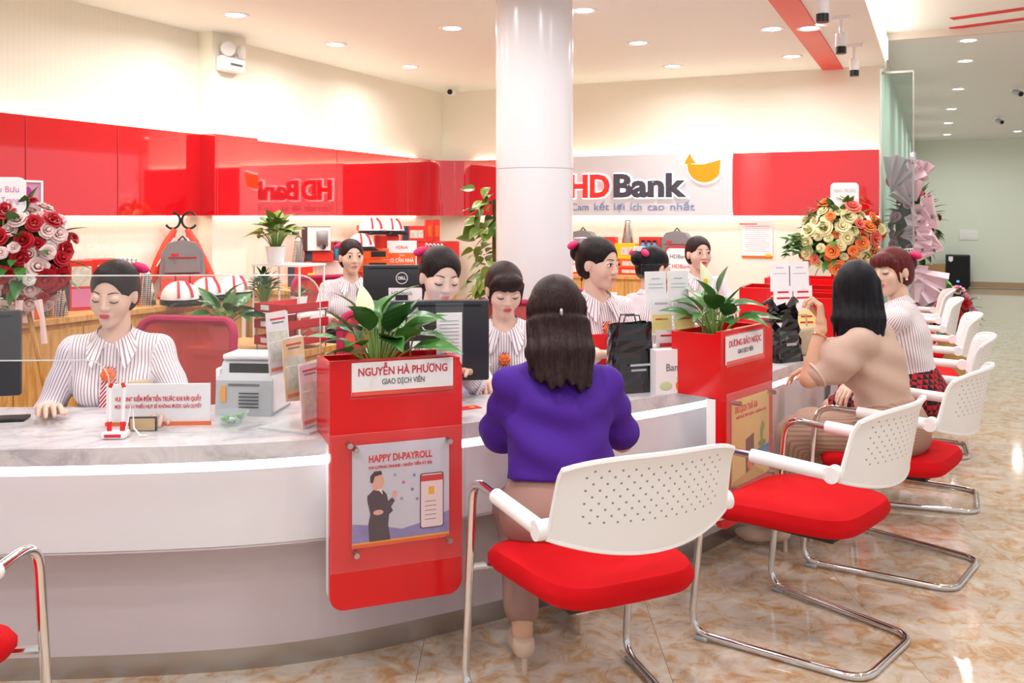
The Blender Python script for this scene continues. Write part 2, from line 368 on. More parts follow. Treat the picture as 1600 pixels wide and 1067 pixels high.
# rounded corner of the band
m = MB(); R0 = 0.30; n = 10; vs = []
for k in range(n + 1):
    a = PI + PI / 2 * k / n
    for rr in (R0, R0 + 0.025):
        for z in (ZB0, ZB1): vs.append((0.38 + rr * math.cos(a), -(0.38 + rr * math.sin(a)), z))
fs = []
for k in range(n):
    o = 4 * k; fs += [(o, o + 4, o + 5, o + 1), (o + 2, o + 3, o + 7, o + 6), (o, o + 2, o + 6, o + 4), (o + 1, o + 5, o + 7, o + 3)]
fs += [(0, 1, 3, 2), (4 * n, 4 * n + 2, 4 * n + 3, 4 * n + 1)]
m.add(vs, fs).build('corner_panel', M_redglass, band, True)
band_panel(0.38, 1.36, T0, T1); band_panel(3.075, 4.32, T0, T1)
for z0, z1, nm in ((ZB0 + 0.01, ZB0 + 0.03, 'lower_led'), (ZB1 - 0.03, ZB1 - 0.01, 'upper_led')):
    m = MB()
    m.box((0.02, -6.2, (z0 + z1) / 2), (0.02, 5.0, z1 - z0)).box((0.02, -1.85, (z0 + z1) / 2), (0.02, 2.6, z1 - z0)).box((0.155, -3.39, (z0 + z1) / 2), (0.02, 0.34, z1 - z0))
    m.box((2.35, -0.02, (z0 + z1) / 2), (3.9, 0.02, z1 - z0)); m.build(nm, M_led, band)
# HDBank sign on the back wall
sg = thing('bank_sign', 'pale grey wall sign with backlit HDBank letters and yellow emblem', 'sign', B(1.36, 0.0), RB)
M_sign = mat('sign_grey', '#d7d6da', 0.3)
box('sign_panel', (0.856, -0.067, (ZB0 + ZB1) / 2 + 0.006), (1.71, 0.025, ZB1 - ZB0 + 0.012), M_sign, sg)
M_sred = mat('sign_red', '#e02a22', 0.3, emit=0.25); M_sgrey = mat('sign_letter_grey', '#4b4752', 0.3)
M_halo = mat('letter_halo', '#ffffff', emit=1.6)
for s_, x, wd, mt_ in (('HD', 0.125, 0.415, M_sred), ('Bank', 0.555, 0.715, M_sgrey)):
    text('letter_halo', s_, 0.30, M_halo, sg, (x + wd / 2, -0.083, 1.725), ext=0.002, wid=wd + 0.02, bold=0.021)
    text('raised_letters', s_, 0.30, mt_, sg, (x + wd / 2, -0.100, 1.725), ext=0.012, wid=wd, bold=0.013)
for wd_, x0_, x1_ in (('Cam', 0.14, 0.32), ('kết', 0.375, 0.525), ('lợi', 0.58, 0.685), ('ích', 0.745, 0.855), ('cao', 0.915, 1.075), ('nhất', 1.13, 1.36)):
    text('slogan_word', wd_, 0.098, mat('slogan_blue', '#7d93bd', 0.4), sg, ((x0_ + x1_) / 2, -0.083, 1.533), ext=0.003, wid=x1_ - x0_)
def arc_pts(cx, cz, r, a0, a1, n=14, ry=None): return [(cx + r * math.cos(math.radians(a0 + (a1 - a0) * k / n)), cz + (ry or r) * math.sin(math.radians(a0 + (a1 - a0) * k / n))) for k in range(n + 1)]
M_embl = mat('emblem_gold', '#e89a12', 0.35)
for nm, yy, yy1, grow, mt_ in (('emblem_halo', -0.086, -0.08, 0.012, M_halo), ('emblem', -0.11, -0.09, 0.0, M_embl)):
    big = [(1.30 - grow, 1.93)] + arc_pts(1.46, 1.915, 0.16 + grow, 190, 330, 14, 0.16 + grow) + [(1.61 + grow, 1.965 + grow), (1.45, 1.925 + grow)]
    MB().prism(big, yy, yy1).build(nm, mt_, sg)
    MB().prism([(1.27 - grow, 1.925 - grow), (1.285 - grow, 1.97), (1.325, 2.03 + grow), (1.345 + grow, 1.985), (1.385 + grow, 1.935 - grow)], yy, yy1).build(nm, mt_, sg)

# downlights
M_lens = mat('downlight_lens', '#ffffff', emit=14.0)
dl = thing('downlight', 'x', 'downlight')
MB().lathe([(0.062, -0.004), (0.085, -0.007), (0.09, 0.0), (0.062, 0.0)], 24, cap=False).build('trim_ring', M_white, dl, True)
MB().lathe([(0.0005, -0.003), (0.062, -0.003)], 24, cap=False).build('lens', M_lens, dl)
LN = [0]
def downlight(p, watts, label, group, col=(0.98, 0.985, 1.0)):
    t = copy_tree(dl, p, 0)
    LN[0] += 1; t.location = p; t['label'] = label; t['group'] = group
    L = bpy.data.lights.new('lamp', 'AREA'); L.shape = 'DISK'; L.size = 0.12; L.energy = watts; L.color = col; L.spread = math.radians(165)
    lo = bpy.data.objects.new('lamp', L); C.objects.link(lo); lo.parent = t; lo.location = (0, 0, -0.008)
gb = 'round downlights in the dropped ceiling'
for px, py in ((368, 23), (524, 69), (640, 104), (706, 44), (912, 16), (997, 67), (1051, 103), (1206, 45), (1237, 88)):
    downlight(P(px, py, ZC), DOWNLIGHT_W, 'round white downlight set flush in the dropped ceiling', gb)
for xb, yb in ((0.95, 4.6), (2.2, 4.6), (3.4, 4.6), (0.95, 6.4), (2.2, 6.4), (3.4, 6.4), (2.2, 8.2), (3.4, 8.2)):
    downlight(B(xb, yb, ZC), DOWNLIGHT_W, 'round white downlight set flush in the dropped ceiling', gb)
q = P(1265, 44, ZC - 0.012); downlight(q, 3, 'small downlight set in the red ceiling strip', 'small downlights in the red ceiling strip')
for yb in (4.2, 6.2, 8.2): downlight(B(3.935, yb, ZC - 0.012), 3, 'small downlight set in the red ceiling strip', 'small downlights in the red ceiling strip')
gh = 'downlights in the hall ceiling'
for px, py in ((1513, 63), (1508, 95), (1497, 139), (1487, 170), (1482, 192), (1480, 210), (1590, 205)):
    downlight(P(px, py, ZC2), LOBBY_W, 'round cool white downlight in the hall ceiling beyond the glass', gh, (0.93, 0.98, 1.0))
for xb, yb in ((7.2, -9), (7.2, -6.3), (7.2, -3.6), (9.5, -9), (9.5, -5)):
    downlight(B(xb, yb, ZC2), LOBBY_W, 'round cool white downlight in the hall ceiling beyond the glass', gh, (0.93, 0.98, 1.0))
gf = 'downlights in the raised ceiling over the waiting side'
for xb, yb in ((5.3, 1.5), (6.9, 1.5), (5.3, 4.0), (6.9, 4.0), (5.3, 6.5), (6.9, 6.5), (5.3, 8.6)):
    downlight(B(xb, yb, ZC2 + 0.04), DOWNLIGHT_W * 1.15, 'round downlight in the raised ceiling over the waiting side', gf)
for ch in list(dl.children): bpy.data.objects.remove(ch)
bpy.data.objects.remove(dl)
# track spots
for k, yb in enumerate((1.16, 2.24, 3.32)):
    t = thing('ceiling_spotlight', ('white and black ceiling spotlight on a stem, hanging closest to the back wall', 'white and black ceiling spotlight on a stem, second from the back wall', 'white and black ceiling spotlight on a stem, third from the back wall')[k], 'spotlight', B(4.2, yb, ZC), RB, 'spotlights beside the red ceiling strip')
    MB().box((0, 0, -0.012), (0.11, 0.05, 0.024)).build('mount', M_white, t)
    MB().cyl((0, 0, -0.02), (0, 0, -0.12), 0.011).build('stem', M_white, t, True)
    h = MB().lathe([(0.03, -0.20), (0.036, -0.19), (0.036, -0.115), (0.03, -0.11)], 16).build('head', M_white, t, True)
    MB().lathe([(0.034, -0.245), (0.034, -0.2)], 16).build('black_rim', M_black, h, True)
# emergency light on the pilaster
em = thing('emergency_light', 'white twin head emergency light on the pilaster under the ceiling', 'emergency light', B(0.133, 3.42, 2.53), RB + PI / 2)
box('body', (0, -0.035, 0.0), (0.24, 0.07, 0.11), M_white, em, r=0.015)
box('label_strip', (0.02, -0.072, 0.0), (0.12, 0.003, 0.015), M_greytext, em)
for sx in (-1, 1):
    l = MB().lathe([(0.02, 0.0), (0.05, 0.03), (0.052, 0.06)], 16, T=Matrix.Translation((sx * 0.055, -0.03, 0.1)) @ Matrix.Rotation(PI / 2, 4, 'X') @ Matrix.Rotation(sx * 0.4, 4, 'Y')).build('lamp_head', M_white, em, True)
    MB().lathe([(0.001, 0.056), (0.045, 0.056)], 16, T=Matrix.Translation((sx * 0.055, -0.03, 0.1)) @ Matrix.Rotation(PI / 2, 4, 'X') @ Matrix.Rotation(sx * 0.4, 4, 'Y'), cap=False).build('reflector', M_chrome, l)
# dome camera in the corner
p = PD(704, 144, 9.3)
cm = thing('security_camera', 'small black and white round security camera in the room corner', 'camera', p, RB * 0.5)
MB().cyl((0, 0.06, 0), (0, -0.02, 0), 0.033, n=16).build('body', M_white, cm, True); MB().cyl((0, -0.02, 0), (0, -0.03, 0), 0.026, n=16).build('lens', M_black, cm, True)
MB().cyl((0, 0.05, 0), (-0.08, 0.28, 0.02), 0.012).build('bracket', M_white, cm, True)
# hall: glass partition, speaker, carton, socket, ceiling cameras
gp = thing('glass_partition', 'tall clear glass panel with steel edge beside the end of the wall', 'partition', B(4.33, -0.12), RB)
MB().box((0.125, 0, 1.345), (0.25, 0.012, 2.69)).build('glass_pane', M_glass, gp)
MB().box((0.256, 0, 1.345), (0.014, 0.03, 2.69)).build('edge_profile', M_steel, gp)
MB().rbox((0.255, -0.02, 1.95), (0.05, 0.05, 0.1), 0.008, 2).build('door_clamp', M_chrome, gp, True)
MB().box((0.13, 0, 2.7), (0.26, 0.03, 0.02)).build('head_rail', M_steel, gp)
sp = thing('loudspeaker', 'tall black trolley loudspeaker against the far hall wall', 'speaker', B(5.16, -11.95), RB)
box('cabinet', (0, 0, 0.36), (0.44, 0.38, 0.62), M_black, sp, r=0.02)
box('grille', (0, -0.193, 0.37), (0.39, 0.012, 0.55), mat('speaker_grille', '#0e0d10', 0.7, bump=0.4, bscale=200), sp)
MB().prism([(-0.17, 0.64), (-0.09, 0.64), (-0.09, 0.56), (-0.13, 0.53), (-0.17, 0.56)], -0.204, -0.2).build('badge', M_paper, sp)
box('display', (0.0, -0.202, 0.15), (0.05, 0.006, 0.04), mat('blue_led', '#4f8df0', emit=1.0), sp)
for sx in (-1, 1): MB().cyl((sx * 0.17, 0.1, 0.04), (sx * 0.2, 0.1, 0.04), 0.04, n=14).build('wheel', M_black, sp, True)
MB().box((0, -0.1, 0.025), (0.36, 0.1, 0.05)).build('foot', M_black, sp)
ct = thing('cardboard_box', 'brown cardboard box on the hall floor beside the loudspeaker', 'box', B(4.68, -11.95), RB)
M_card = mat('cardboard', '#b0895c', 0.8, noise=0.08)
box('carton', (0, 0, 0.235), (0.5, 0.4, 0.47), M_card, ct); box('tape', (0, 0, 0.471), (0.06, 0.402, 0.003), mat('tape', '#c9a676', 0.3), ct)
box('printed_mark', (-0.05, -0.201, 0.27), (0.12, 0.002, 0.03), mat('card_print', '#8c6a44', 0.8), ct)
q = PD(1513, 367, 18.9); xb, yb = toB(q)
so = thing('wall_socket', 'white socket plate on the far hall wall above the loudspeaker', 'socket', B(xb, -12.3, q.z), RB)
box('plate', (0, -0.008, 0), (0.34, 0.016, 0.2), M_white, so, r=0.004); box('insert', (0, -0.018, 0), (0.2, 0.006, 0.1), M_paper, so)
for k, (px, py) in enumerate(((1585, 137), (1558, 183))):
    t = thing('hall_camera', ('small dark camera on the hall ceiling, nearer the bank counter', 'small dark camera on the hall ceiling, nearer the far wall')[k], 'camera', P(px, py, ZC2), RB)
    MB().lathe([(0.05, -0.03), (0.05, 0)], 14).build('base', M_white, t, True)
    MB().cyl((0, 0, -0.05), (0.06, -0.1, -0.09), 0.035, n=12).build('body', M_grey, t, True); MB().cyl((0.06, -0.1, -0.09), (0.066, -0.11, -0.094), 0.028, n=12).build('lens', M_black, t, True)
# ================================================================== the curved service counter
EDGE = [(-2.9, 2.80), (-2.2, 2.735), (-1.508, 2.734), (-0.741, 2.826), (-0.159, 3.078), (0.427, 3.46), (0.857, 3.80), (1.26, 4.25), (1.60, 4.80), (2.03, 5.72), (2.40, 6.55), (2.78, 7.40)]
edge = catmull([(x, y, 0) for x, y in EDGE], 8)
NE = len(edge)
tan = [(edge[min(i + 1, NE - 1)] - edge[max(i - 1, 0)]).normalized() for i in range(NE)]
inn = [Vector((-t.y, t.x, 0)) for t in tan]
def sweep(name, o0, o1, z0, z1, mt, parent, i0=0, i1=None, smooth=True):
    i1 = NE if i1 is None else i1; vs = []; fs = []; n = i1 - i0
    for i in range(i0, i1):
        a = edge[i] + inn[i] * o0; b = edge[i] + inn[i] * o1
        vs += [(a.x, a.y, z0), (b.x, b.y, z0), (b.x, b.y, z1), (a.x, a.y, z1)]
    for k in range(n - 1):
        for e in range(4): fs.append((4 * k + e, 4 * k + (e + 1) % 4, 4 * k + 4 + (e + 1) % 4, 4 * k + 4 + e))
    fs += [(0, 3, 2, 1), (4 * n - 4, 4 * n - 3, 4 * n - 2, 4 * n - 1)]
    return MB().add(vs, fs).build(name, mt, parent, smooth)
ZT = 0.76
ctr = thing('service_counter', 'long curved white teller counter with lit edge and steel kick plate', 'counter')
M_fasc = mat('fascia_white', '#e4e1e6', 0.28); M_low = mat('lower_white_shaded', '#cdbfc4', 0.35)  # lower white is mauve: shade under the fascia put into its base colour
cuts = [0, 24, 42, 54, 66, NE - 1]
for a, b_ in zip(cuts[:-1], cuts[1:]):
    sweep('fascia_panel', 0.02, 0.05, 0.443, 0.676, M_fasc, ctr, a, b_ + 1)
    sweep('lower_panel', 0.13, 0.16, 0.085, 0.45, M_low, ctr, a, b_ + 1)
sweep('soffit', 0.02, 0.16, 0.438, 0.446, M_low, ctr)
sweep('edge_light', 0.035, 0.05, 0.676, 0.709, mat('edge_led', '#ffffff', emit=STRIP_E), ctr)
sweep('kick_plate', 0.16, 0.18, 0.0, 0.085, M_steel, ctr)
sweep('inner_panel', 0.20, 0.22, 0.0, 0.70, M_low, ctr)
wt = sweep('marble_worktop', 0.0, 0.62, 0.709, ZT, M_topm, None)
tag(wt, 'grey veined marble worktop lying along the curved teller counter', 'worktop')

# ================================================================== visitor chairs
M_perf = dots_mat('perforated_white', '#efedee', '#8d8b90', 0.034, 0.13)
def make_visitor_chair():
    t = thing('visitor_chair', 'x', 'chair', group='visitor chairs along the counter')
    # seat cushion: rounded and crowned
    m = MB(); n = 36; rings = []
    def outline(k, s, z, dy=0):
        a = 2 * PI * k / n; c, s_ = math.cos(a), math.sin(a); e = 0.42
        x = 0.25 * s * math.copysign(abs(c) ** e, c); y = 0.245 * s * math.copysign(abs(s_) ** e, s_)
        x *= 1.0 + 0.10 * (y / 0.245)                                 # wider at the front
        return (x, y + dy, z - 0.03 * max(0, (y - 0.1)) / 0.145 * 0.5)
    prof = [(0.80, 0.418), (0.95, 0.424), (1.0, 0.445), (1.0, 0.462), (0.95, 0.482), (0.80, 0.492), (0.5, 0.494), (0.02, 0.492)]
    vs = [outline(k, s, z) for s, z in prof for k in range(n)]
    fs = [(i * n + k, i * n + (k + 1) % n, (i + 1) * n + (k + 1) % n, (i + 1) * n + k) for i in range(len(prof) - 1) for k in range(n)]
    fs += [tuple(range(n - 1, -1, -1)), tuple(range((len(prof) - 1) * n, len(prof) * n))]
    m.add(vs, fs).build('seat', M_redf, t, True)
    MB().rbox((0, 0, 0.409), (0.36, 0.36, 0.02), 0.006, 2).build('seat_plate', M_black, t, True)
    # one bent chrome tube: armrest, front leg, floor runner, rear bar
    def fillet(pts, r, n=6):
        pts = [Vector(p) for p in pts]; out = [pts[0]]
        for i in range(1, len(pts) - 1):
            a = (pts[i - 1] - pts[i]); b = (pts[i + 1] - pts[i]); q = min(r, a.length * 0.45, b.length * 0.45)
            A = pts[i] + a.normalized() * q; Bp = pts[i] + b.normalized() * q
            for k in range(n + 1): u = k / n; out.append(A * (1 - u) ** 2 + pts[i] * 2 * u * (1 - u) + Bp * u * u)
        return out + [pts[-1]]
    L = [(-0.285, -0.20, 0.655), (-0.285, 0.215, 0.672), (-0.285, 0.28, 0.02), (-0.205, -0.29, 0.013)]
    path = L + [(-x, y, z) for x, y, z in reversed(L)]
    MB().tube(fillet(path, 0.075, 7), 0.0125, 10).build('sled_frame', M_chrome, t, True)
    for s in (-1, 1):
        MB().cyl((s * 0.285, -0.21, 0.655), (s * 0.285, 0.05, 0.665), 0.022, n=14).build('arm_sleeve', M_white, t, True)
        MB().cyl((s * 0.262, -0.225, 0.655), (s * 0.305, -0.225, 0.655), 0.026, n=16).build('back_pivot', M_white, t, True)
        MB().cyl((s * 0.278, 0.245, 0.40), (s * 0.15, 0.2, 0.408), 0.011, n=8).build('seat_support', M_chrome, t, True)
        MB().rbox((s * 0.282, 0.24, 0.008), (0.026, 0.05, 0.016), 0.004, 1).build('floor_glide', M_grey, t, True)
    MB().tube([(-0.15, 0.2, 0.408), (-0.15, -0.17, 0.403), (0.15, -0.17, 0.403), (0.15, 0.2, 0.408)], 0.010, 8).build('seat_rail', M_chrome, t, True)
    # curved perforated backrest
    vs = []; fs = []; nx, nz = 22, 9
    for sgn, off in ((0, 0.0), (1, 0.012)):
        for i in range(nx + 1):
            u = -1 + 2 * i / nx; x = 0.275 * u
            zlo = 0.635 - 0.045 * (1 - u * u); zhi = 0.85 - 0.02 * abs(u) ** 4 - 0.01 * (u * u)
            yb = -0.235 - 0.075 * (1 - u * u)
            for k in range(nz + 1):
                v = k / nz; z = zlo + (zhi - zlo) * v
                xx = x * (1 - 0.05 * v)
                vs.append((xx, yb - off - 0.045 * v - (0.012 * max(0, v - 0.85) / 0.15), z))
    N1 = (nx + 1) * (nz + 1)
    for i in range(nx):
        for k in range(nz):
            a = i * (nz + 1) + k; b = a + nz + 1
            fs.append((a, b, b + 1, a + 1)); fs.append((N1 + a, N1 + a + 1, N1 + b + 1, N1 + b))
    per = [i * (nz + 1) for i in range(nx + 1)] + [nx * (nz + 1) + k for k in range(1, nz + 1)] + [i * (nz + 1) + nz for i in range(nx - 1, -1, -1)] + [k for k in range(nz - 1, 0, -1)]
    for k in range(len(per)): a, b = per[k], per[(k + 1) % len(per)]; fs.append((a, a + N1, b + N1, b))
    bk = MB().add(vs, fs).build('backrest', M_perf, t, True)
    rim = [vs[i] for i in per]; rim = [(x, y - 0.006, z) for x, y, z in rim]
    MB().tube(rim, 0.008, 6, closed=True).build('back_rim', M_white, bk, True)
    return t
vc = make_visitor_chair()
def face(dx, dy): return math.atan2(dy, dx) - PI / 2
CH = [((0.235, 2.675), (-0.429, 0.903), 'white and red visitor chair that the customer in purple sits on'),
      ((1.015, 3.215), (-0.735, 0.678), 'empty white and red visitor chair beside the yellow travel poster stand'),
      ((1.60, 3.90), (-0.78, 0.63), 'white and red visitor chair that the customer in beige sits on'),
      ((2.08, 4.80), (-0.90, 0.43), 'white and red visitor chair that the staff member with reddish hair sits on'),
      ((2.52, 5.80), (-0.925, 0.38), 'empty white and red visitor chair directly behind the red-haired staff member'),
      ((2.92, 6.86), (-0.925, 0.38), 'empty white and red visitor chair, second last of the row toward the flower stands'),
      ((3.24, 7.66), (-0.925, 0.38), 'empty white and red visitor chair, last of the row beside the pink flower stand'),
      ((-1.43, 2.02), (0.06, 1.0), 'empty white and red visitor chair before the cash counting sign')]
for k, (p, d, lb) in enumerate(CH):
    if k == 0: vc.location = (p[0], p[1], 0); vc.rotation_euler = (0, 0, face(*d)); vc['label'] = lb
    else: copy_tree(vc, (p[0], p[1], 0), face(*d), lb)

# ================================================================== red promotion stands with planters
M_soil = mat('soil', '#3a2a1c', 0.95, noise=0.3, nscale=60)
def promo_stand(label, p0, p1, depth=0.2, zlo=0.26):
    """red board from p0 to p1 (front face), planter box behind it on the worktop"""
    p0 = Vector((*p0, 0)); p1 = Vector((*p1, 0)); L = (p1 - p0).length; d = (p1 - p0).normalized()
    t = thing('promotion_stand', label, 'display stand', p0, math.atan2(d.y, d.x), 'red promotion stands on the counter')
    MB().prism(rrect(0, L, zlo, 1.012, 0.045, 6, (1, 1, 1, 0)), 0.0, 0.022).build('red_board', M_red, t, True)
    MB().prism(rrect(0.0, L, zlo + 0.004, 0.755, 0.045, 6, (1, 1, 0, 0)), 0.022, 0.06).build('white_backing', M_white, t, True)
    m = MB(); zt = 1.0
    m.box((0.008, 0.022 + depth / 2, (ZT + zt) / 2), (0.016, depth, zt - ZT)); m.box((L - 0.008, 0.022 + depth / 2, (ZT + zt) / 2), (0.016, depth, zt - ZT)); m.box((L / 2, 0.014 + depth, (ZT + zt) / 2), (L - 0.032, 0.016, zt - ZT))
    m.build('planter_box', M_red, t)
    MB().box((L / 2, 0.022 + (depth - 0.016) / 2, 0.95), (L - 0.032, depth - 0.017, 0.02)).build('soil', M_soil, t)
    return t, L
def standoff(t, x, z, y=-0.012):
    MB().cyl((x, 0.0, z), (x, y - 0.012, z), 0.0085, n=14).build('standoff_screw', M_steel, t, True)
def nameplate(t, L, name, x0, x1, z0, z1):
    h = MB().box(((x0 + x1) / 2, -0.012, (z0 + z1) / 2), (x1 - x0 + 0.012, 0.004, z1 - z0 + 0.014)).build('nameplate_holder', MATS.get('name_acrylic') or acrylic('name_acrylic', '#ffffff', 0.008), t)
    c = MB().box(((x0 + x1) / 2, -0.006, (z0 + z1) / 2), (x1 - x0, 0.006, z1 - z0)).build('name_card', M_paper, t)
    MB().box(((x0 + x1) / 2, -0.0095, z0 + 0.006), (x1 - x0, 0.001, 0.012)).build('colour_bar', mat('coral_bar', '#ee5a4c', 0.5), c)
    text('staff_name', name, 0.034, mat('magenta_print', '#cc2146', 0.5), c, ((x0 + x1) / 2, -0.0098, z0 + (z1 - z0) * 0.70), wid=(x1 - x0) * 0.88, bold=0.0006)
    text('staff_role', 'GIAO DỊCH VIÊN', 0.024, M_greytext, c, ((x0 + x1) / 2, -0.0098, z0 + (z1 - z0) * 0.38), wid=(x1 - x0) * 0.42, bold=0.0003)
# --- the large stand with the payroll poster
s1, L1 = promo_stand('tall red stand with happy payroll poster and peace lily planter', (-0.546, 2.78), (-0.158, 2.935))
nameplate(s1, L1, 'NGUYỄN HÀ PHƯƠNG', 0.065, 0.385, 0.905, 1.005)
MB().box((L1 / 2, -0.026, 0.59), (L1 + 0.004, 0.004, 0.41)).build('acrylic_cover', acrylic('cover_acrylic', '#fdf6f6', 0.03), s1)
px0, px1, pz0, pz1 = 0.066, 0.372, 0.445, 0.755
pst = MB().box(((px0 + px1) / 2, -0.006, (pz0 + pz1) / 2), (px1 - px0, 0.006, pz1 - pz0)).build('payroll_poster', mat('poster_sky', '#cfe3f4', 0.4, noise=0.14, nscale=9), s1)
for x, z in ((px0 + 0.008, pz1 - 0.008), (px1 - 0.006, pz1 - 0.006), (px0 + 0.008, pz0 - 0.012), (px1 - 0.006, pz0 - 0.004), (px0 - 0.012, pz1 + 0.008)): standoff(s1, x, z, -0.028)
def flat(nm, pts, mt_, par, y=-0.0105, th=0.0008): return MB().prism(pts, y, y + th).build(nm, mt_, par)
def circ(cx, cz, r, n=16, rz=None): return [(cx + r * math.cos(2 * PI * k / n), cz + (rz or r) * math.sin(2 * PI * k / n)) for k in range(n)]
xx = lambda u: px0 + u * (px1 - px0)
zz = lambda v: pz0 + v * (pz1 - pz0)
flat('print_bar', [(px0, pz0), (px1, pz0), (px1, zz(0.035)), (px0, zz(0.035))], M_orange, pst, -0.0095)
flat('print_bar', [(px0, zz(0.035)), (px1, zz(0.035)), (px1, zz(0.05)), (px0, zz(0.05))], M_yellow, pst, -0.0095)
M_city = mat('poster_city', '#8f93cf', 0.5, noise=0.35, nscale=45)
flat('city_print', [(px0, zz(0.05)), (px1, zz(0.05)), (px1, zz(0.27)), (xx(0.72), zz(0.18)), (xx(0.5), zz(0.14)), (xx(0.25), zz(0.2)), (px0, zz(0.24))], M_city, pst, -0.0092)
text('headline', 'HAPPY DI-PAYROLL', 0.03, M_redp, pst, (xx(0.49), -0.0098, zz(0.855)), wid=0.2, bold=0.0008)
text('subline', 'CHI LƯƠNG ONLINE - NHẬN TIỀN KÝ BÃI', 0.012, M_redp, pst, (xx(0.49), -0.0098, zz(0.77)), wid=0.2, bold=0.0003)
M_suit = mat('suit_print', '#4a3f4c', 0.5); M_skinp = mat('skin_print', '#e8c0a8', 0.5); M_hairp = mat('hair_print', '#3a2c2a', 0.5)
def pp(pts): return [(xx(a), zz(b)) for a, b in pts]
flat('printed_suit', pp([(0.17, 0.05), (0.16, 0.22), (0.18, 0.32), (0.15, 0.45), (0.15, 0.50), (0.22, 0.56), (0.31, 0.54), (0.345, 0.50), (0.36, 0.43), (0.40, 0.46), (0.43, 0.43), (0.39, 0.37), (0.41, 0.33), (0.37, 0.30), (0.36, 0.2), (0.385, 0.05)]), M_suit, pst)
flat('printed_face', circ(xx(0.255), zz(0.625), 0.020, 16, 0.026), M_skinp, pst, -0.0108)
flat('printed_hair', pp([(0.18, 0.63), (0.18, 0.69), (0.22, 0.735), (0.29, 0.735), (0.30, 0.70), (0.225, 0.685), (0.205, 0.62)]), M_hairp, pst, -0.0111)
flat('printed_shirt', pp([(0.25, 0.56), (0.295, 0.56), (0.305, 0.50)]), M_paper, pst, -0.0111)
flat('printed_hand', circ(xx(0.43), zz(0.49), 0.0075, 12, 0.012), M_skinp, pst, -0.0108); flat('printed_hand', circ(xx(0.26), zz(0.33), 0.016, 12, 0.008), M_skinp, pst, -0.0112)
ph = flat('printed_phone', rrect(xx(0.69), xx(0.94), zz(0.115), zz(0.665), 0.008), M_suit, pst)
flat('phone_screen', rrect(xx(0.70), xx(0.93), zz(0.125), zz(0.655), 0.007), M_paper, pst, -0.0112)
flat('phone_header', [(xx(0.70), zz(0.585)), (xx(0.93), zz(0.585)), (xx(0.93), zz(0.645)), (xx(0.70), zz(0.645))], M_redp, pst, -0.0114)
flat('phone_icon', [(xx(0.78), zz(0.45)), (xx(0.84), zz(0.45)), (xx(0.84), zz(0.53)), (xx(0.78), zz(0.53))], M_yellow, pst, -0.0114)
for k in range(5): flat('phone_line', [(xx(0.74), zz(0.2 + 0.045 * k)), (xx(0.86), zz(0.2 + 0.045 * k)), (xx(0.86), zz(0.206 + 0.045 * k)), (xx(0.74), zz(0.206 + 0.045 * k))], M_greytext, pst, -0.0114)
for (u, v, c) in ((0.52, 0.6, '#e06a9a'), (0.61, 0.52, '#8a86c8'), (0.5, 0.44, '#8fb0dc'), (0.43, 0.68, '#9fb6e0'), (0.63, 0.66, '#8a9ad0'), (0.66, 0.42, '#a58ac8')):
    flat('floating_icon', circ(xx(u), zz(v), 0.005, 8), mat('icon' + c, c, 0.5), pst)
# --- the second stand with the yellow travel poster
s2, L2 = promo_stand('red stand with yellow travel poster and leafy planter', (0.785, 3.49), (1.075, 3.83), depth=0.19)
nameplate(s2, L2, 'DƯƠNG BẢO NGỌC', 0.03, 0.34, 0.885, 0.992)
MB().box((L2 / 2, -0.026, 0.56), (L2 + 0.004, 0.004, 0.44)).build('acrylic_cover', MATS['cover_acrylic'], s2)
px0, px1, pz0, pz1 = 0.08, 0.395, 0.41, 0.74
pst = MB().box(((px0 + px1) / 2, -0.006, (pz0 + pz1) / 2), (px1 - px0, 0.006, pz1 - pz0)).build('travel_poster', mat('poster_yellow', '#ecdc84', 0.4, noise=0.12, nscale=6), s2)
for x, z in ((px0 + 0.006, pz1 - 0.006), (px1 - 0.006, pz1 - 0.006), (px0 + 0.006, pz0), (px1 - 0.006, pz0)): standoff(s2, x, z, -0.028)
text('headline', 'DU LỊCH THẢ GA', 0.034, M_redp, pst, (xx(0.36), -0.0098, zz(0.88)), wid=0.19, bold=0.0008)
text('subline', 'MỞ THẺ TÍN DỤNG - NHẬN QUÀ', 0.014, M_redp, pst, (xx(0.5), -0.0098, zz(0.79)), wid=0.26, bold=0.0003)
flat('printed_doorway', pp([(0.34, 0.1), (0.56, 0.16), (0.56, 0.55), (0.34, 0.5)]), mat('door_print', '#6d4030', 0.5), pst)
flat('printed_fruit', circ(xx(0.46), zz(0.22), 0.026, 14, 0.032), M_orange, pst, -0.0109)
flat('printed_sea', pp([(0.62, 0.2), (1.0, 0.24), (1.0, 0.36), (0.62, 0.33)]), mat('sea_print', '#3f8fc8', 0.5), pst)
flat('printed_island', circ(xx(0.79), zz(0.39), 0.034, 14, 0.014), mat('island_print', '#7fa04a', 0.5), pst, -0.0109)
flat('printed_palm', pp([(0.76, 0.40), (0.74, 0.55), (0.80, 0.66), (0.87, 0.58), (0.82, 0.53), (0.80, 0.42)]), mat('palm_print', '#8fae4a', 0.5), pst, -0.0111)
flat('printed_sand', pp([(0.0, 0.0), (0.9, 0.0), (0.6, 0.14), (0.0, 0.06)]), mat('sand_print', '#d9b458', 0.5), pst)
# --- further stands seen from their inner ends
for lb, a, b_, dp in (('red planter stand behind the black plastic bag', (1.78, 5.00), (1.95, 5.36), 0.36), ('red planter stand before the dark monitor, between two other planter stands', (2.05, 5.55), (2.21, 5.91), 0.66), ('red planter stand closest to the notice on the back wall', (2.45, 6.44), (2.61, 6.80), 0.66)):
    promo_stand(lb, a, b_, dp)
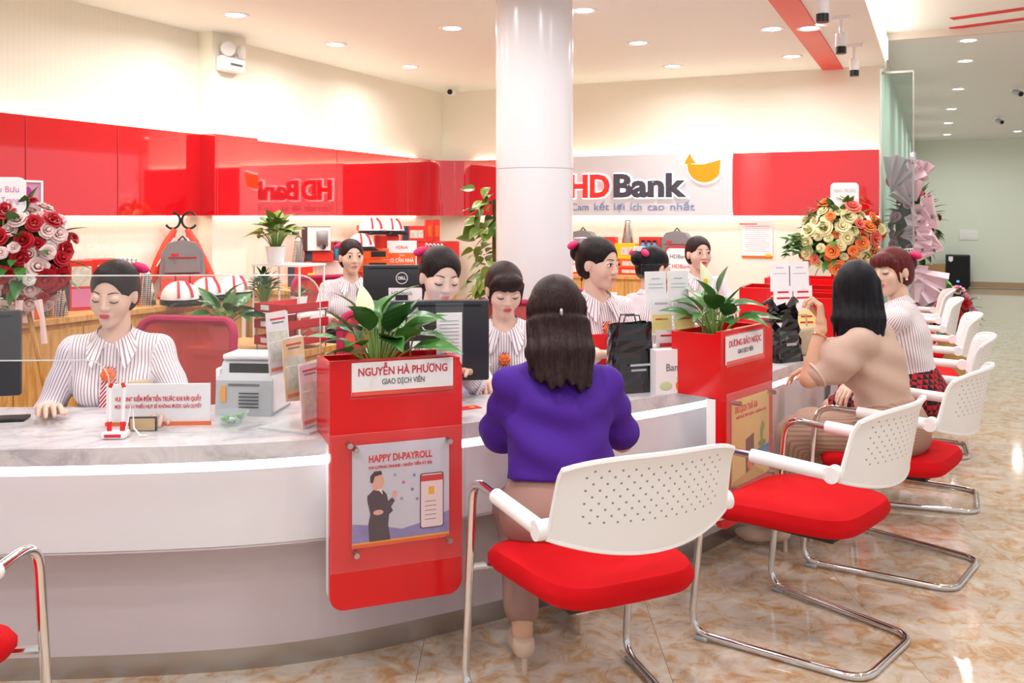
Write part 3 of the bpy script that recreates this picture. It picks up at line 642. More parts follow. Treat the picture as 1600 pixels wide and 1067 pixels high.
# ================================================================== people: smooth signed-distance bodies
def smin(a, b, k):
    h = np.clip(0.5 + 0.5 * (b - a) / k, 0, 1); return b * (1 - h) + a * h - k * h * (1 - h)
def s_cap(p, a, b, ra, rb):
    a = np.asarray(a, np.float32); b = np.asarray(b, np.float32); d = b - a; L = float(d @ d) + 1e-9
    q = [p[i] - a[i] for i in range(3)]
    t = np.clip((q[0] * d[0] + q[1] * d[1] + q[2] * d[2]) / L, 0, 1)
    return np.sqrt((q[0] - t * d[0]) ** 2 + (q[1] - t * d[1]) ** 2 + (q[2] - t * d[2]) ** 2) - (ra + (rb - ra) * t)
def s_ell(p, c, r, R=None):
    q = [p[i] - c[i] for i in range(3)]
    if R is not None: q = [q[0] * R[0][i] + q[1] * R[1][i] + q[2] * R[2][i] for i in range(3)]
    k0 = np.sqrt(sum((q[i] / r[i]) ** 2 for i in range(3))); k1 = np.sqrt(sum((q[i] / r[i] ** 2) ** 2 for i in range(3))) + 1e-6
    return k0 * (k0 - 1) / k1
def nets(fn, lo, hi, h):
    """surface nets: vertices in the cells that the surface crosses, quads across the crossed edges"""
    n = [int(math.ceil((hi[i] - lo[i]) / h)) + 1 for i in range(3)]
    ax = [np.float32(lo[i]) + np.arange(n[i], dtype=np.float32) * h for i in range(3)]
    p = np.meshgrid(*ax, indexing='ij'); v = fn(p); s = v < 0
    cnt = sum(s[i:n[0] - 1 + i, j:n[1] - 1 + j, k:n[2] - 1 + k].astype(np.int8) for i in (0, 1) for j in (0, 1) for k in (0, 1))
    mix = (cnt > 0) & (cnt < 8); I, J, K = np.nonzero(mix); idx = -np.ones(mix.shape, np.int64); idx[I, J, K] = np.arange(len(I))
    pos = np.zeros((len(I), 3)); num = np.zeros(len(I))
    for a in range(3):
        for u in (0, 1):
            for w_ in (0, 1):
                o0 = [0, 0, 0]; o1 = [0, 0, 0]; e = [q for q in range(3) if q != a]
                o0[e[0]] = o1[e[0]] = u; o0[e[1]] = o1[e[1]] = w_; o1[a] = 1
                va = v[I + o0[0], J + o0[1], K + o0[2]]; vb = v[I + o1[0], J + o1[1], K + o1[2]]
                c = (va < 0) != (vb < 0); t = np.where(c, va / np.where(c, va - vb, 1), 0)
                for q in range(3): pos[:, q] += np.where(c, o0[q] + t * (o1[q] - o0[q]), 0)
                num += c
    pos = (pos / num[:, None] + np.stack([I, J, K], 1)) * h + np.array(lo)
    quads = []
    for a in range(3):
        e = [q for q in range(3) if q != a]
        s0 = [slice(None)] * 3; s1 = [slice(None)] * 3; s0[a] = slice(0, n[a] - 1); s1[a] = slice(1, n[a])
        for q in e: s0[q] = slice(1, n[q] - 1); s1[q] = slice(1, n[q] - 1)
        A, Bq = s[tuple(s0)], s[tuple(s1)]; X = np.nonzero(A != Bq)
        g = [x.copy() for x in X]
        for q in e: g[q] = g[q] + 1
        def cell(d0, d1):
            c = [g[0].copy(), g[1].copy(), g[2].copy()]; c[e[0]] -= d0; c[e[1]] -= d1; return idx[c[0], c[1], c[2]]
        qd = np.stack([cell(1, 1), cell(0, 1), cell(0, 0), cell(1, 0)], 1)
        fl = A[X] if a != 1 else ~A[X]
        quads.append(np.where(fl[:, None], qd, qd[:, ::-1]))
    return pos, np.concatenate(quads)
def np_mesh(name, parts, mt):
    vs = np.concatenate([p[0] for p in parts]); off = 0; fs = []
    for p in parts: fs.append(p[1] + off); off += len(p[0])
    fs = np.concatenate(fs); me = bpy.data.meshes.new(name)
    me.vertices.add(len(vs)); me.vertices.foreach_set('co', vs.astype(np.float32).ravel())
    me.loops.add(fs.size); me.loops.foreach_set('vertex_index', fs.astype(np.int32).ravel())
    me.polygons.add(len(fs)); me.polygons.foreach_set('loop_start', np.arange(0, fs.size, 4, dtype=np.int32))
    me.polygons.foreach_set('use_smooth', np.ones(len(fs), bool)); me.materials.append(mt); me.update(calc_edges=True); me.validate(); return me
def add_st(me, fn):
    n = len(me.vertices); co = np.empty(n * 3, np.float32); me.vertices.foreach_get('co', co); co = co.reshape(-1, 3)
    at = me.attributes.new('st', 'FLOAT', 'POINT'); at.data.foreach_set('value', fn(co).astype(np.float32))
def ang_about(co, a, b, ref):
    a, b = np.array(a), np.array(b); u = (b - a) / (np.linalg.norm(b - a) + 1e-9); r1 = np.array(ref) - u * np.dot(ref, u); r1 = r1 / np.linalg.norm(r1); r2 = np.cross(u, r1)
    q = co - a; return np.arctan2(q @ r2, q @ r1)
def seg_d(co, a, b): return s_cap([co[:, 0], co[:, 1], co[:, 2]], a, b, 0, 0)
def xf(part, M):
    A = np.array(M); return part[0] @ A[:3, :3].T + A[:3, 3], part[1]

M_skin = mat('skin', '#e3bda9', 0.55, noise=0.04, nscale=25)
M_skin2 = mat('skin_warm', '#d9a98d', 0.55, noise=0.04, nscale=25)
def hair_mat(name, a, b_):
    m = mat(name, a, 0.42, spec=0.22); nt = m.node_tree; b = nt.nodes['Principled BSDF']
    tc = nt.nodes.new('ShaderNodeTexCoord'); mp = nt.nodes.new('ShaderNodeMapping'); mp.inputs['Scale'].default_value = (90, 90, 5)
    n = nt.nodes.new('ShaderNodeTexNoise'); n.inputs['Scale'].default_value = 2.5; n.inputs['Detail'].default_value = 3
    r = ramp(nt, [(0.35, a), (0.7, b_)]); bp = nt.nodes.new('ShaderNodeBump'); bp.inputs['Strength'].default_value = 0.5; bp.inputs['Distance'].default_value = 0.004
    nt.links.new(tc.outputs['Object'], mp.inputs[0]); nt.links.new(mp.outputs[0], n.inputs['Vector']); nt.links.new(n.outputs[0], r.inputs[0])
    nt.links.new(r.outputs[0], b.inputs['Base Color']); nt.links.new(n.outputs[0], bp.inputs['Height']); nt.links.new(bp.outputs[0], b.inputs['Normal']); return m
M_hair = hair_mat('dark_hair', '#120c0d', '#2a1d1d'); M_hairb = hair_mat('black_hair', '#0d0c10', '#1d1c24')
M_hairbr = hair_mat('brown_hair', '#1b1012', '#3a2422'); M_hairr = hair_mat('reddish_hair', '#3c1518', '#7a2c28')
M_lip = mat('lipstick', '#c8474c', 0.4); M_lips = mat('soft_lips', '#d47a74', 0.4); M_brow = mat('brow', '#4a3530', 0.8); M_eyew = mat('eye_white', '#f4efee', 0.25); M_iris = mat('iris', '#231512', 0.15); M_lash = mat('lash', '#20161a', 0.6); M_teeth = mat('teeth', '#f7f3ee', 0.3)
M_stripe = attr_stripes('striped_shirt', '#f1ecef', '#ac8a95', 0.0115, 0.32)
M_tie = stripe_mat('striped_scarf', '#f2e9ec', '#b52c48', 0.012, 0.55, 0, 0.5, 0.8)
M_purple = mat('purple_cloth', '#45148c', 0.8, bump=0.3, bscale=14)
M_beige = mat('beige_cloth', '#c6a898', 0.75, bump=0.5, bscale=16); M_mauve = mat('mauve_skirt', '#a67f76', 0.75, bump=0.2, bscale=14)
M_pleat = attr_stripes('pleated_skirt', '#b08d7a', '#977563', 0.018, 0.4)
M_darkskirt = mat('dark_skirt', '#2a2530', 0.8)
def plaid(name):
    m = mat(name, '#8c1722', 0.8); nt = m.node_tree; b = nt.nodes['Principled BSDF']
    tc = nt.nodes.new('ShaderNodeTexCoord'); ck = nt.nodes.new('ShaderNodeTexChecker'); ck.inputs['Scale'].default_value = 45; ck.inputs[1].default_value = lin('#b01c28'); ck.inputs[2].default_value = lin('#17121a')
    nt.links.new(tc.outputs['Object'], ck.inputs[0]); nt.links.new(ck.outputs[0], b.inputs['Base Color']); return m
M_plaid = plaid('plaid_skirt')
M_pinkbow = mat('pink_bow', '#e02a6c', 0.45); M_flower = mat('orange_flower', '#f2763e', 0.6)

# ---- shared head (local: +y out of the face, z up, origin mid head)
def head_fn(p):
    ap = [np.abs(p[0]), p[1], p[2]]
    d = s_ell(p, (0, -0.012, 0.028), (0.0735, 0.092, 0.083))
    d = smin(d, s_ell(p, (0, 0.022, -0.03), (0.060, 0.064, 0.080)), 0.03)
    d = smin(d, s_ell(ap, (0.034, 0.05, -0.026), (0.027, 0.03, 0.03)), 0.025)
    d = smin(d, s_ell(p, (0, 0.062, -0.092), (0.023, 0.020, 0.018)), 0.03)
    d = -smin(-d, s_ell(ap, (0.032, 0.100, 0.006), (0.022, 0.018, 0.013)), 0.014)          # eye sockets
    d = smin(d, s_cap(p, (0, 0.082, 0.012), (0, 0.097, -0.026), 0.007, 0.0105), 0.012)      # nose
    d = smin(d, s_ell(ap, (0.010, 0.090, -0.030), (0.008, 0.009, 0.007)), 0.006)
    d = smin(d, s_ell(ap, (0.032, 0.0775, 0.004), (0.0155, 0.012, 0.0125)), 0.006)          # eyeball under the lids
    d = smin(d, s_ell(p, (0, 0.083, -0.058), (0.022, 0.010, 0.012)), 0.010)
    d = smin(d, s_ell(ap, (0.073, -0.008, -0.008), (0.010, 0.019, 0.031)), 0.006)           # ears
    return d
HEAD = nets(head_fn, (-0.1, -0.12, -0.13), (0.1, 0.125, 0.13), 0.0042)
def hair_fn(style):
    def f(p):
        ap = [np.abs(p[0]), p[1], p[2]]
        d = s_ell(p, (0, -0.018, 0.032), (0.083, 0.101, 0.089))
        d = smin(d, s_ell(p, (0, -0.045, -0.02), (0.074, 0.066, 0.075)), 0.03)
        top = 0.012 if 'fringe' in style else 0.0
        d = np.maximum(d, -s_ell(p, (0, 0.105, -0.045 - top), (0.074, 0.085, 0.118)))
        if 'ears' in style: d = np.maximum(d, -s_ell(ap, (0.082, 0.012, -0.03), (0.03, 0.034, 0.045)))
        d = np.maximum(d, -(p[2] + 0.085 + 0.4 * np.minimum(0, p[1] + 0.03)))
        if 'bun' in style: d = smin(d, s_ell(p, (0, -0.118, 0.03), (0.05, 0.042, 0.046)), 0.012)
        if 'fringe' in style:
            fr = s_ell(p, (0, 0.052, 0.052), (0.068, 0.048, 0.046)); fr = np.maximum(fr, -s_ell(p, (0, 0.04, 0.03), (0.062, 0.05, 0.05)))
            fr = np.maximum(fr, 0.026 - p[2] + 0.004 * np.sin(p[0] * 260)); d = smin(d, fr, 0.008)
            for sx in (-1, 1): d = smin(d, s_cap(p, (sx * 0.066, 0.048, 0.04), (sx * 0.07, 0.035, -0.055), 0.012, 0.004), 0.012)
        if 'long' in style or 'loose' in style:
            L = -0.235 if 'long' in style else -0.26
            q = [p[0] * 0.36, p[1] - 0.9 * np.abs(p[0]) ** 1.6, p[2]]
            fall = smin(s_cap(q, (0, -0.055, 0.02), (0, -0.092, -0.13), 0.034, 0.036), s_cap(q, (0, -0.092, -0.13), (0, -0.104, -0.36), 0.036, 0.030), 0.02)
            fall = fall + 0.0022 * np.sin(p[0] * 190 + 2 * np.sin(p[2] * 14)) + 0.0012 * np.sin(p[0] * 410)
            tip = L + 0.012 * np.sin(p[0] * 75 + 0.6) + 0.008 * np.sin(p[0] * 210) + (0.25 * p[0] if 'loose' in style else -0.08 * p[0])
            d = smin(d, np.maximum(fall, tip - p[2]), 0.02)
            for sx in (-1, 1): d = smin(d, s_cap(p, (sx * 0.07, -0.01, 0.02), (sx * 0.075, -0.045, -0.14), 0.02, 0.018), 0.02)
            if 'long' in style: d = d + 0.006 * np.exp(-((p[2] + 0.012) / 0.01) ** 2) * (p[1] < -0.03)
        return d
    return f
HAIR = {}
def hair_part(style):
    if style not in HAIR:
        lo = -0.36 if ('long' in style or 'loose' in style) else -0.12
        HAIR[style] = nets(hair_fn(style), (-0.13, -0.19, lo), (0.13, 0.12, 0.14), 0.005)
    return HAIR[style]
# ---- shared hands (wrist at origin, fingers +y, palm to -z, thumb on +x)
def hand_fn(curl, spread=1.0, pinch=False):
    def f(p):
        kn = [(0.030, 0.078), (0.010, 0.085), (-0.011, 0.082), (-0.030, 0.073)]
        d = s_cap(p, (0, -0.02, 0), (0, 0.012, 0), 0.023, 0.022)
        for x, y in kn: d = smin(d, s_cap(p, (x * 0.45, 0.012, 0), (x, y, 0), 0.0145, 0.0108), 0.011)
        for i, (x, y) in enumerate(kn):
            ln = (0.040, 0.045, 0.042, 0.032)[i]; a = 0.0; q = np.array((x, y, 0.0)); dx = x * 2.2 * spread
            c = curl * ((0.8 if pinch and i == 0 else 1.0) + 0.06 * i)
            for sg_, (fr, rr) in enumerate(((1.0, 0.0092), (0.65, 0.0084), (0.5, 0.0075))):
                a += c * (0.75, 1.1, 0.7)[sg_]
                q2 = q + np.array((dx * fr * ln, math.cos(a) * ln * fr, -math.sin(a) * ln * fr)); d = smin(d, s_cap(p, q, q2, rr, rr - 0.0008), 0.003); q = q2
        t = [(0.018, 0.018, -0.006), (0.042, 0.048, -0.014), (0.050 - 0.02 * pinch, 0.078, -0.022 - 0.016 * pinch), (0.046 - 0.03 * pinch, 0.1, -0.030 - 0.02 * pinch)]
        for k in range(3): d = smin(d, s_cap(p, t[k], t[k + 1], (0.0145, 0.0105, 0.0095)[k], (0.0105, 0.0095, 0.008)[k]), 0.005)
        return d
    return f
HAND = {k: nets(hand_fn(c, s, pn), (-0.06, -0.05, -0.11), (0.075, 0.2, 0.035), 0.0036) for k, (c, s, pn) in {'relaxed': (0.30, 1.0, False), 'fist': (1.0, 0.3, True)}.items()}
def hand_at(kind, wrist, dirv, up, left):
    y = Vector(dirv).normalized(); z = Vector(up); z = (z - y * z.dot(y)).normalized(); x = y.cross(z)
    v, f = HAND[kind]
    if left: pass
    else: v = v * np.array((-1, 1, 1)); f = f[:, ::-1]
    M = Matrix(((x.x, y.x, z.x, wrist[0]), (x.y, y.y, z.y, wrist[1]), (x.z, y.z, z.z, wrist[2]), (0, 0, 0, 1))); return xf((v, f), M)
def ik(sh, wr, pole, l1, l2):
    sh, wr = Vector(sh), Vector(wr); d = wr - sh; L = min(d.length, (l1 + l2) * 0.995); u = d.normalized()
    a = (l1 * l1 - l2 * l2 + L * L) / (2 * L); h = math.sqrt(max(0, l1 * l1 - a * a)); pv = Vector(pole); pv = (pv - u * pv.dot(u)).normalized()
    return sh + u * a + pv * h, sh + u * L

def person(label, head_px, d, fdir, hdir, pitch=0.0, roll=0.0, lean=8, style='bun ears', hair=None, top='staff', skin=None, wr=None, wl=None, poles=((0.5, -0.6, -0.6), (-0.5, -0.6, -0.6)), eyes='open', lips='soft', ankles=None, bow=True, hands=('relaxed', 'relaxed'), smile=False, hand_up=None, cell=0.0125, group=None, side_lean=0.0, badge=False, shoes=None, stripes='x'):
    skin = skin or M_skin; hair = hair or M_hair
    hc_w = PD(head_px[0], head_px[1], d); rz = face(*fdir); Rz = Matrix.Rotation(rz, 3, 'Z'); Rzi = Matrix.Rotation(-rz, 3, 'Z')
    Lr = math.radians(lean); sl = math.radians(side_lean)
    # torso frame, local to the pelvis
    s = Vector((math.sin(sl), math.sin(Lr), math.cos(Lr) * math.cos(sl))).normalized(); r = Vector((1, 0, 0)); r = (r - s * r.dot(s)).normalized(); fw = s.cross(r)
    RT = [[r[i], fw[i], s[i]] for i in range(3)]
    hc = s * 0.43 + Vector((0, 0.02, 0)) + (s * 0.5 + Vector((0, 0.0, 0.5))).normalized() * 0.172
    pel = hc_w - Rz @ hc                                             # pelvis in world
    org = Vector((pel.x, pel.y, 0)); zp = pel.z
    def T(x, y, z): return Vector((0, 0, zp)) + r * x + fw * y + s * z
    hcl = hc + Vector((0, 0, zp))
    hyaw = face(*hdir) - rz
    RH = Matrix.Rotation(hyaw, 4, 'Z') @ Matrix.Rotation(math.radians(pitch), 4, 'X') @ Matrix.Rotation(math.radians(roll), 4, 'Y'); MH = Matrix.Translation(hcl) @ RH
    nb, nt_ = T(0, -0.005, 0.40), hcl + (RH @ Vector((0, -0.02, -0.05)))
    shR, shL = T(0.148, -0.005, 0.382), T(-0.148, -0.005, 0.382)
    wr = Vector(wr or (0.16, 0.36, zp + 0.22)); wl = Vector(wl or (-0.16, 0.36, zp + 0.22))
    elR, wr = ik(shR, wr, poles[0], 0.255, 0.225); elL, wl = ik(shL, wl, poles[1], 0.255, 0.225)
    hipR, hipL = Vector((0.085, 0.0, zp)), Vector((-0.085, 0.0, zp))
    ank = ankles or ((0.1, 0.40, 0.09), (-0.1, 0.40, 0.09))
    def knee(h, a): k, _ = ik(h, a, (0, 1, 0.6), 0.375, 0.40); return k
    anR, anL = Vector(ank[0]), Vector(ank[1]); knR, knL = knee(hipR, anR), knee(hipL, anL)
    def torso(p, g, k=0.05):
        dd = s_ell(p, T(0, -0.01, 0.0), (0.165 + g, 0.125 + g, 0.115 + g), RT)
        dd = smin(dd, s_ell(p, T(0, 0.0, 0.15), (0.122 + g, 0.092 + g, 0.13 + g), RT), k)
        dd = smin(dd, s_ell(p, T(0, 0.0, 0.29), (0.148 + g, 0.102 + g, 0.135 + g), RT), k)
        dd = smin(dd, s_ell(p, T(0.066, 0.078, 0.265), (0.058 + g, 0.05 + g, 0.058 + g), RT), 0.03)
        dd = smin(dd, s_ell(p, T(-0.066, 0.078, 0.265), (0.058 + g, 0.05 + g, 0.058 + g), RT), 0.03)
        dd = smin(dd, s_cap(p, shR, T(0, 0, 0.41), 0.042 + g * 0.7, 0.052 + g), 0.04); dd = smin(dd, s_cap(p, shL, T(0, 0, 0.41), 0.042 + g * 0.7, 0.052 + g), 0.04)
        return dd
    def body(p):
        dd = torso(p, -0.006)
        dd = smin(dd, s_cap(p, nb, nt_, 0.053, 0.046), 0.03)
        for sh, el, w_ in ((shR, elR, wr), (shL, elL, wl)):
            dd = smin(dd, s_cap(p, sh, el, 0.046, 0.035), 0.025); dd = smin(dd, s_cap(p, el, w_, 0.036, 0.0235), 0.012)
        for h_, k_, a_ in ((hipR, knR, anR), (hipL, knL, anL)):
            dd = smin(dd, s_cap(p, h_, k_, 0.082, 0.056), 0.03); dd = smin(dd, s_cap(p, k_, a_, 0.053, 0.034), 0.02)
            dd = smin(dd, s_cap(p, a_ + Vector((0, -0.02, -0.045)), a_ + Vector((0, 0.14, -0.065)), 0.028, 0.022), 0.02)
        return dd
    pts = [T(0, -0.2, 0.0), T(0, 0.2, 0.42), T(0.25, 0, 0.3), T(-0.25, 0, 0.3), shR, shL, elR, elL, wr, wl, knR, knL, anR + Vector((0, 0.17, -0.09)), anL + Vector((0, 0.17, -0.09)), anR - Vector((0, 0.08, 0.09)), nt_]
    lo = [min(q[i] for q in pts) - 0.09 for i in range(3)]; hi = [max(q[i] for q in pts) + 0.09 for i in range(3)]
    lo[2] = max(lo[2], -0.02)
    parts = [nets(body, lo, hi, cell), xf(HEAD, MH)]
    hu = hand_up or ((0, 0, 1), (0, 0, 1))
    parts.append(hand_at(hands[0], wr, (wr - elR) if hand_up is None else hu[0][1], (0, 0, 1) if hand_up is None else hu[0][0], False))
    parts.append(hand_at(hands[1], wl, (wl - elL) if hand_up is None else hu[1][1], (0, 0, 1) if hand_up is None else hu[1][0], True))
    o = link(np_mesh('person', parts, skin), 'person', None, org, rz); tag(o, label, 'person', group)
    # hair
    link(np_mesh('hair', [xf(hair_part(style), MH)], hair), 'hair', o)
    if bow:
        m = MB()
        for sx in (-1, 1): m.ell((sx * 0.035, -0.122, 0.075), (0.036, 0.016, 0.02), 10, 6, T=MH @ Matrix.Rotation(sx * 0.25, 4, 'Y'))
        b_ = m.build('hair_bow', M_pinkbow, o, True)
        m = MB()
        for k in range(5): m.tube([MH @ Vector((-0.03 + 0.015 * k, -0.142, 0.07)), MH @ Vector((-0.034 + 0.017 * k, -0.13, 0.097)), MH @ Vector((-0.03 + 0.015 * k, -0.108, 0.098))], 0.003, 6)
        m.build('bow_stripes', M_paper, b_, True)
    # face
    for sx in (-1, 1):
        arc = [(sx * (0.018 + 0.030 * u), 0.0905 - 0.010 * u * u - 0.002 * u, (0.0085 if eyes == 'open' else -0.001) + (0.006 if eyes == 'open' else -0.005) * math.sin(PI * u) - 0.001 * u) for u in [k / 6 for k in range(7)]]
        e = None
        if eyes == 'open':
            m = MB().ell((sx * 0.0325, 0.0835, 0.0055), (0.0135, 0.0068, 0.0062), 12, 8, T=MH); e = m.build('eye', M_eyew, o, True)
            MB().ell((sx * 0.0325, 0.0888, 0.0062), (0.0068, 0.0034, 0.0062), 12, 8, T=MH).build('iris', M_iris, e, True)
        MB().tube([MH @ Vector(q) for q in arc], [0.001, 0.0018, 0.0022, 0.0023, 0.0022, 0.002, 0.0012], 6).build('eyelashes', M_lash, o, True)
        brow = [(sx * (0.014 + 0.036 * u), 0.0915 - 0.016 * u * u, 0.027 + 0.006 * math.sin(PI * u * 0.8) - 0.002 * u) for u in [k / 6 for k in range(7)]]
        MB().tube([MH @ Vector(q) for q in brow], [0.0018, 0.0024, 0.0025, 0.0023, 0.002, 0.0016, 0.0008], 6).build('eyebrow', M_brow, o, True)
    lm = M_lip if lips == 'red' else M_lips; wq = 1.25 if smile else 1.0
    m = MB()
    m.ell((0, 0.0905, -0.0545), (0.021 * wq, 0.0055, 0.0042), 14, 6, T=MH); m.ell((0, 0.0905, -0.0625), (0.018 * wq, 0.006, 0.0052), 14, 6, T=MH)
    lp = m.build('lips', lm, o, True)
    if smile: MB().ell((0, 0.0945, -0.0582), (0.017, 0.003, 0.0032), 12, 6, T=MH).build('teeth', M_teeth, lp, True)
    # clothes
    neck_cut = lambda p, rr: np.minimum(s_cap(p, T(0, 0.015, 0.462), T(0, 0.05, 0.60), rr, rr * 1.3), s_cap(p, T(0, 0.115, 0.365), T(0, 0.07, 0.47), 0.006, 0.036))
    def fold(p): return 0.0035 * np.sin(38 * p[2] + 22 * p[0]) * np.sin(17 * p[1] + 9 * p[0]) + 0.002 * np.sin(61 * p[2] - 33 * p[1])
    sl_fr = {'staff': 0.93, 'purple': 0.0, 'beige': 0.0}[top]
    def shirt(p):
        g = {'staff': 0.013, 'purple': 0.02, 'beige': 0.014}[top]
        dd = torso(p, g, 0.06)
        if top == 'purple': dd = smin(dd, s_ell(p, T(0, -0.01, 0.14), (0.155, 0.12, 0.16), RT), 0.05)
        for sh, el, w_ in ((shR, elR, wr), (shL, elL, wl)):
            if top == 'staff':
                dd = smin(dd, s_cap(p, sh, el, 0.054, 0.050), 0.03); dd = smin(dd, s_cap(p, el, el + (w_ - el) * sl_fr, 0.052, 0.036), 0.02)
            elif top == 'purple':
                dd = smin(dd, s_cap(p, sh, sh + (el - sh) * 0.80, 0.050, 0.068), 0.03)
            else:
                dd = smin(dd, s_ell(p, sh + (el - sh) * 0.45, (0.082, 0.082, 0.095)), 0.03); dd = smin(dd, s_cap(p, sh, sh + (el - sh) * 0.8, 0.066, 0.055), 0.03)
        dd = dd + fold(p) * (1.7 if top != 'staff' else 0.7)
        dd = np.maximum(dd, -neck_cut(p, 0.052 if top == 'staff' else 0.058))
        hem = {'staff': -0.02, 'purple': 0.10, 'beige': 0.06}[top]
        zloc = (p[0] - 0) * s.x + p[1] * s.y + (p[2] - zp) * s.z
        return np.maximum(dd, hem - zloc)
    lo2 = list(lo); lo2[2] = zp - 0.1
    pts2 = [wr, wl, elR, elL]; lo2[2] = min([lo2[2]] + [q.z - 0.08 for q in pts2])
    sm = {'staff': M_stripe, 'purple': M_purple, 'beige': M_beige}[top]
    bl = link(np_mesh('blouse', [nets(shirt, lo2, hi, min(cell, 0.0105))], sm), 'blouse', o)
    if top == 'staff':
        def st(co):
            P3 = [co[:, 0], co[:, 1], co[:, 2]]; out = (co - np.array((0, 0, zp))) @ np.array(r) if stripes == 'x' else ang_about(co, T(0, 0, 0), T(0, 0, 0.4), tuple(-fw)) * 0.125
            dt = torso(P3, 0.013)
            for sh, el, w_ in ((shR, elR, wr), (shL, elL, wl)):
                d1, d2 = seg_d(co, sh, el) - 0.058, seg_d(co, el, w_) - 0.045; ar = np.minimum(d1, d2) < dt - 0.006
                out = np.where(ar & (d1 <= d2), ang_about(co, sh, el, tuple(fw)) * 0.056 + 0.3, out); out = np.where(ar & (d2 < d1), ang_about(co, el, w_, (0, 0.3, 1)) * 0.048 + 0.3, out)
            return out + 1.0
        add_st(bl.data, st)
    skirt_m = {'staff': M_darkskirt, 'purple': M_mauve, 'beige': M_pleat}[top]
    if label.find('plaid') >= 0: skirt_m = M_plaid
    def skirt(p):
        dd = s_ell(p, T(0, -0.01, 0.0), (0.178, 0.14, 0.13), RT); dd = smin(dd, s_ell(p, T(0, 0.0, 0.1), (0.143, 0.112, 0.1), RT), 0.05)
        frac = {'staff': 0.92, 'purple': 1.0, 'beige': 1.0}[top]
        for h_, k_, a_ in ((hipR, knR, anR), (hipL, knL, anL)):
            dd = smin(dd, s_cap(p, h_, h_ + (k_ - h_) * frac, 0.096, 0.072), 0.05)
            if top != 'staff':
                fr2 = 0.82 if top == 'purple' else 0.8
                dd = smin(dd, s_cap(p, k_, k_ + (a_ - k_) * fr2, 0.07, 0.056 if top == 'purple' else 0.1), 0.06)
        hm, km = (hipR + hipL) / 2, (knR + knL) / 2
        dd = smin(dd, s_cap(p, hm, hm + (km - hm) * frac, 0.09, 0.066), 0.05)
        zloc = p[0] * s.x + p[1] * s.y + (p[2] - zp) * s.z
        return np.maximum(dd + fold(p) * 0.6, zloc - 0.13)
    lo3 = [min(lo[0], -0.3), lo[1] - 0.05, lo[2]]; hi3 = [max(hi[0], 0.3), hi[1] + 0.05, zp + 0.3]
    sk = link(np_mesh('skirt', [nets(skirt, lo3, hi3, max(cell, 0.0125))], skirt_m), 'skirt', o)
    hm, km = (hipR + hipL) / 2, (knR + knL) / 2; am = (anR + anL) / 2
    add_st(sk.data, lambda co: np.where(seg_d(co, hm, km) < seg_d(co, km, am), ang_about(co, hm, km, (0, 0, 1)), ang_about(co, km, am, (0, 1, 0))) * 0.16 + 1.0)
    if top == 'staff':
        # collar: two pointed flaps meeting at the throat
        for sx in (-1, 1):
            vs = []; n = 9
            for k in range(n):
                u = k / (n - 1); a = math.radians(-90 + 168 * u)            # from nape to throat
                ci, si = math.cos(a), math.sin(a); drop = 0.035 + 0.045 * max(0, u - 0.6) / 0.4
                top_ = T(sx * (0.057 * ci + 0.004), 0.012 + 0.062 * si + 0.016 * max(0, u - 0.6), 0.482 - 0.045 * u * u); bot = T(sx * (0.088 * ci + 0.036 * max(0, u - 0.6) / 0.4), 0.012 + 0.09 * si + 0.026 * u, 0.478 - 0.045 * u * u - drop)
                vs += [top_, bot, top_ + fw * 0.004 + s * 0.003, bot + fw * 0.005]
            fs = []
            for k in range(n - 1):
                a = 4 * k; fs += [(a, a + 4, a + 5, a + 1), (a + 2, a + 3, a + 7, a + 6), (a, a + 2, a + 6, a + 4), (a + 1, a + 5, a + 7, a + 3)]
            fs += [(0, 1, 3, 2), (4 * n - 4, 4 * n - 2, 4 * n - 1, 4 * n - 3)]
            cl = MB().add(vs, fs).build('collar', M_stripe, o, True); add_st(cl.data, lambda co: ang_about(co, T(0, 0, 0.4), T(0, 0, 0.5), tuple(fw)) * 0.08 + 1.0)
    if badge:
        m = MB()
        for sx in (-1, 1):
            a0, a1 = T(sx * 0.006, 0.118, 0.36), T(sx * 0.026, 0.150, 0.15)
            q = r * 0.014; m.add([a0 - q, a0 + q, a1 + q, a1 - q] + [v + fw * 0.006 for v in (a0 - q, a0 + q, a1 + q, a1 - q)], [(0, 1, 2, 3), (7, 6, 5, 4), (0, 4, 5, 1), (1, 5, 6, 2), (2, 6, 7, 3), (3, 7, 4, 0)])
        m.build('scarf', M_tie, o)
        m = MB(); c0 = T(0, 0.138, 0.335)
        for k in range(6): a = k * PI / 3; m.ell(c0 + r * (0.014 * math.cos(a)) + s * (0.014 * math.sin(a)), (0.013, 0.010, 0.013), 8, 6)
        m.ell(c0 + fw * 0.006, (0.01, 0.008, 0.01), 8, 6); m.build('flower_brooch', M_flower, o, True)
        c1 = T(-0.105, 0.128, 0.30)
        MB().box((0, 0, 0), (0.075, 0.006, 0.018), T=Matrix.Translation(c1) @ Matrix([list(RT[i]) + [0] for i in range(3)] + [[0, 0, 0, 1]]) @ Matrix.Rotation(0.25, 4, 'Z')).build('name_badge', mat('badge_gold', '#e6d6b4', 0.3, metal=0.3), o)
    def ring(a0, a1, u, rad, tr, name, mt_):
        c0 = a0 + (a1 - a0) * u; ax = (a1 - a0).normalized(); e1 = ax.orthogonal().normalized(); e2 = ax.cross(e1)
        MB().tube([c0 + e1 * (rad * math.cos(2 * PI * k / 20)) + e2 * (rad * math.sin(2 * PI * k / 20)) for k in range(20)], tr, 6, closed=True).build(name, mt_, o, True)
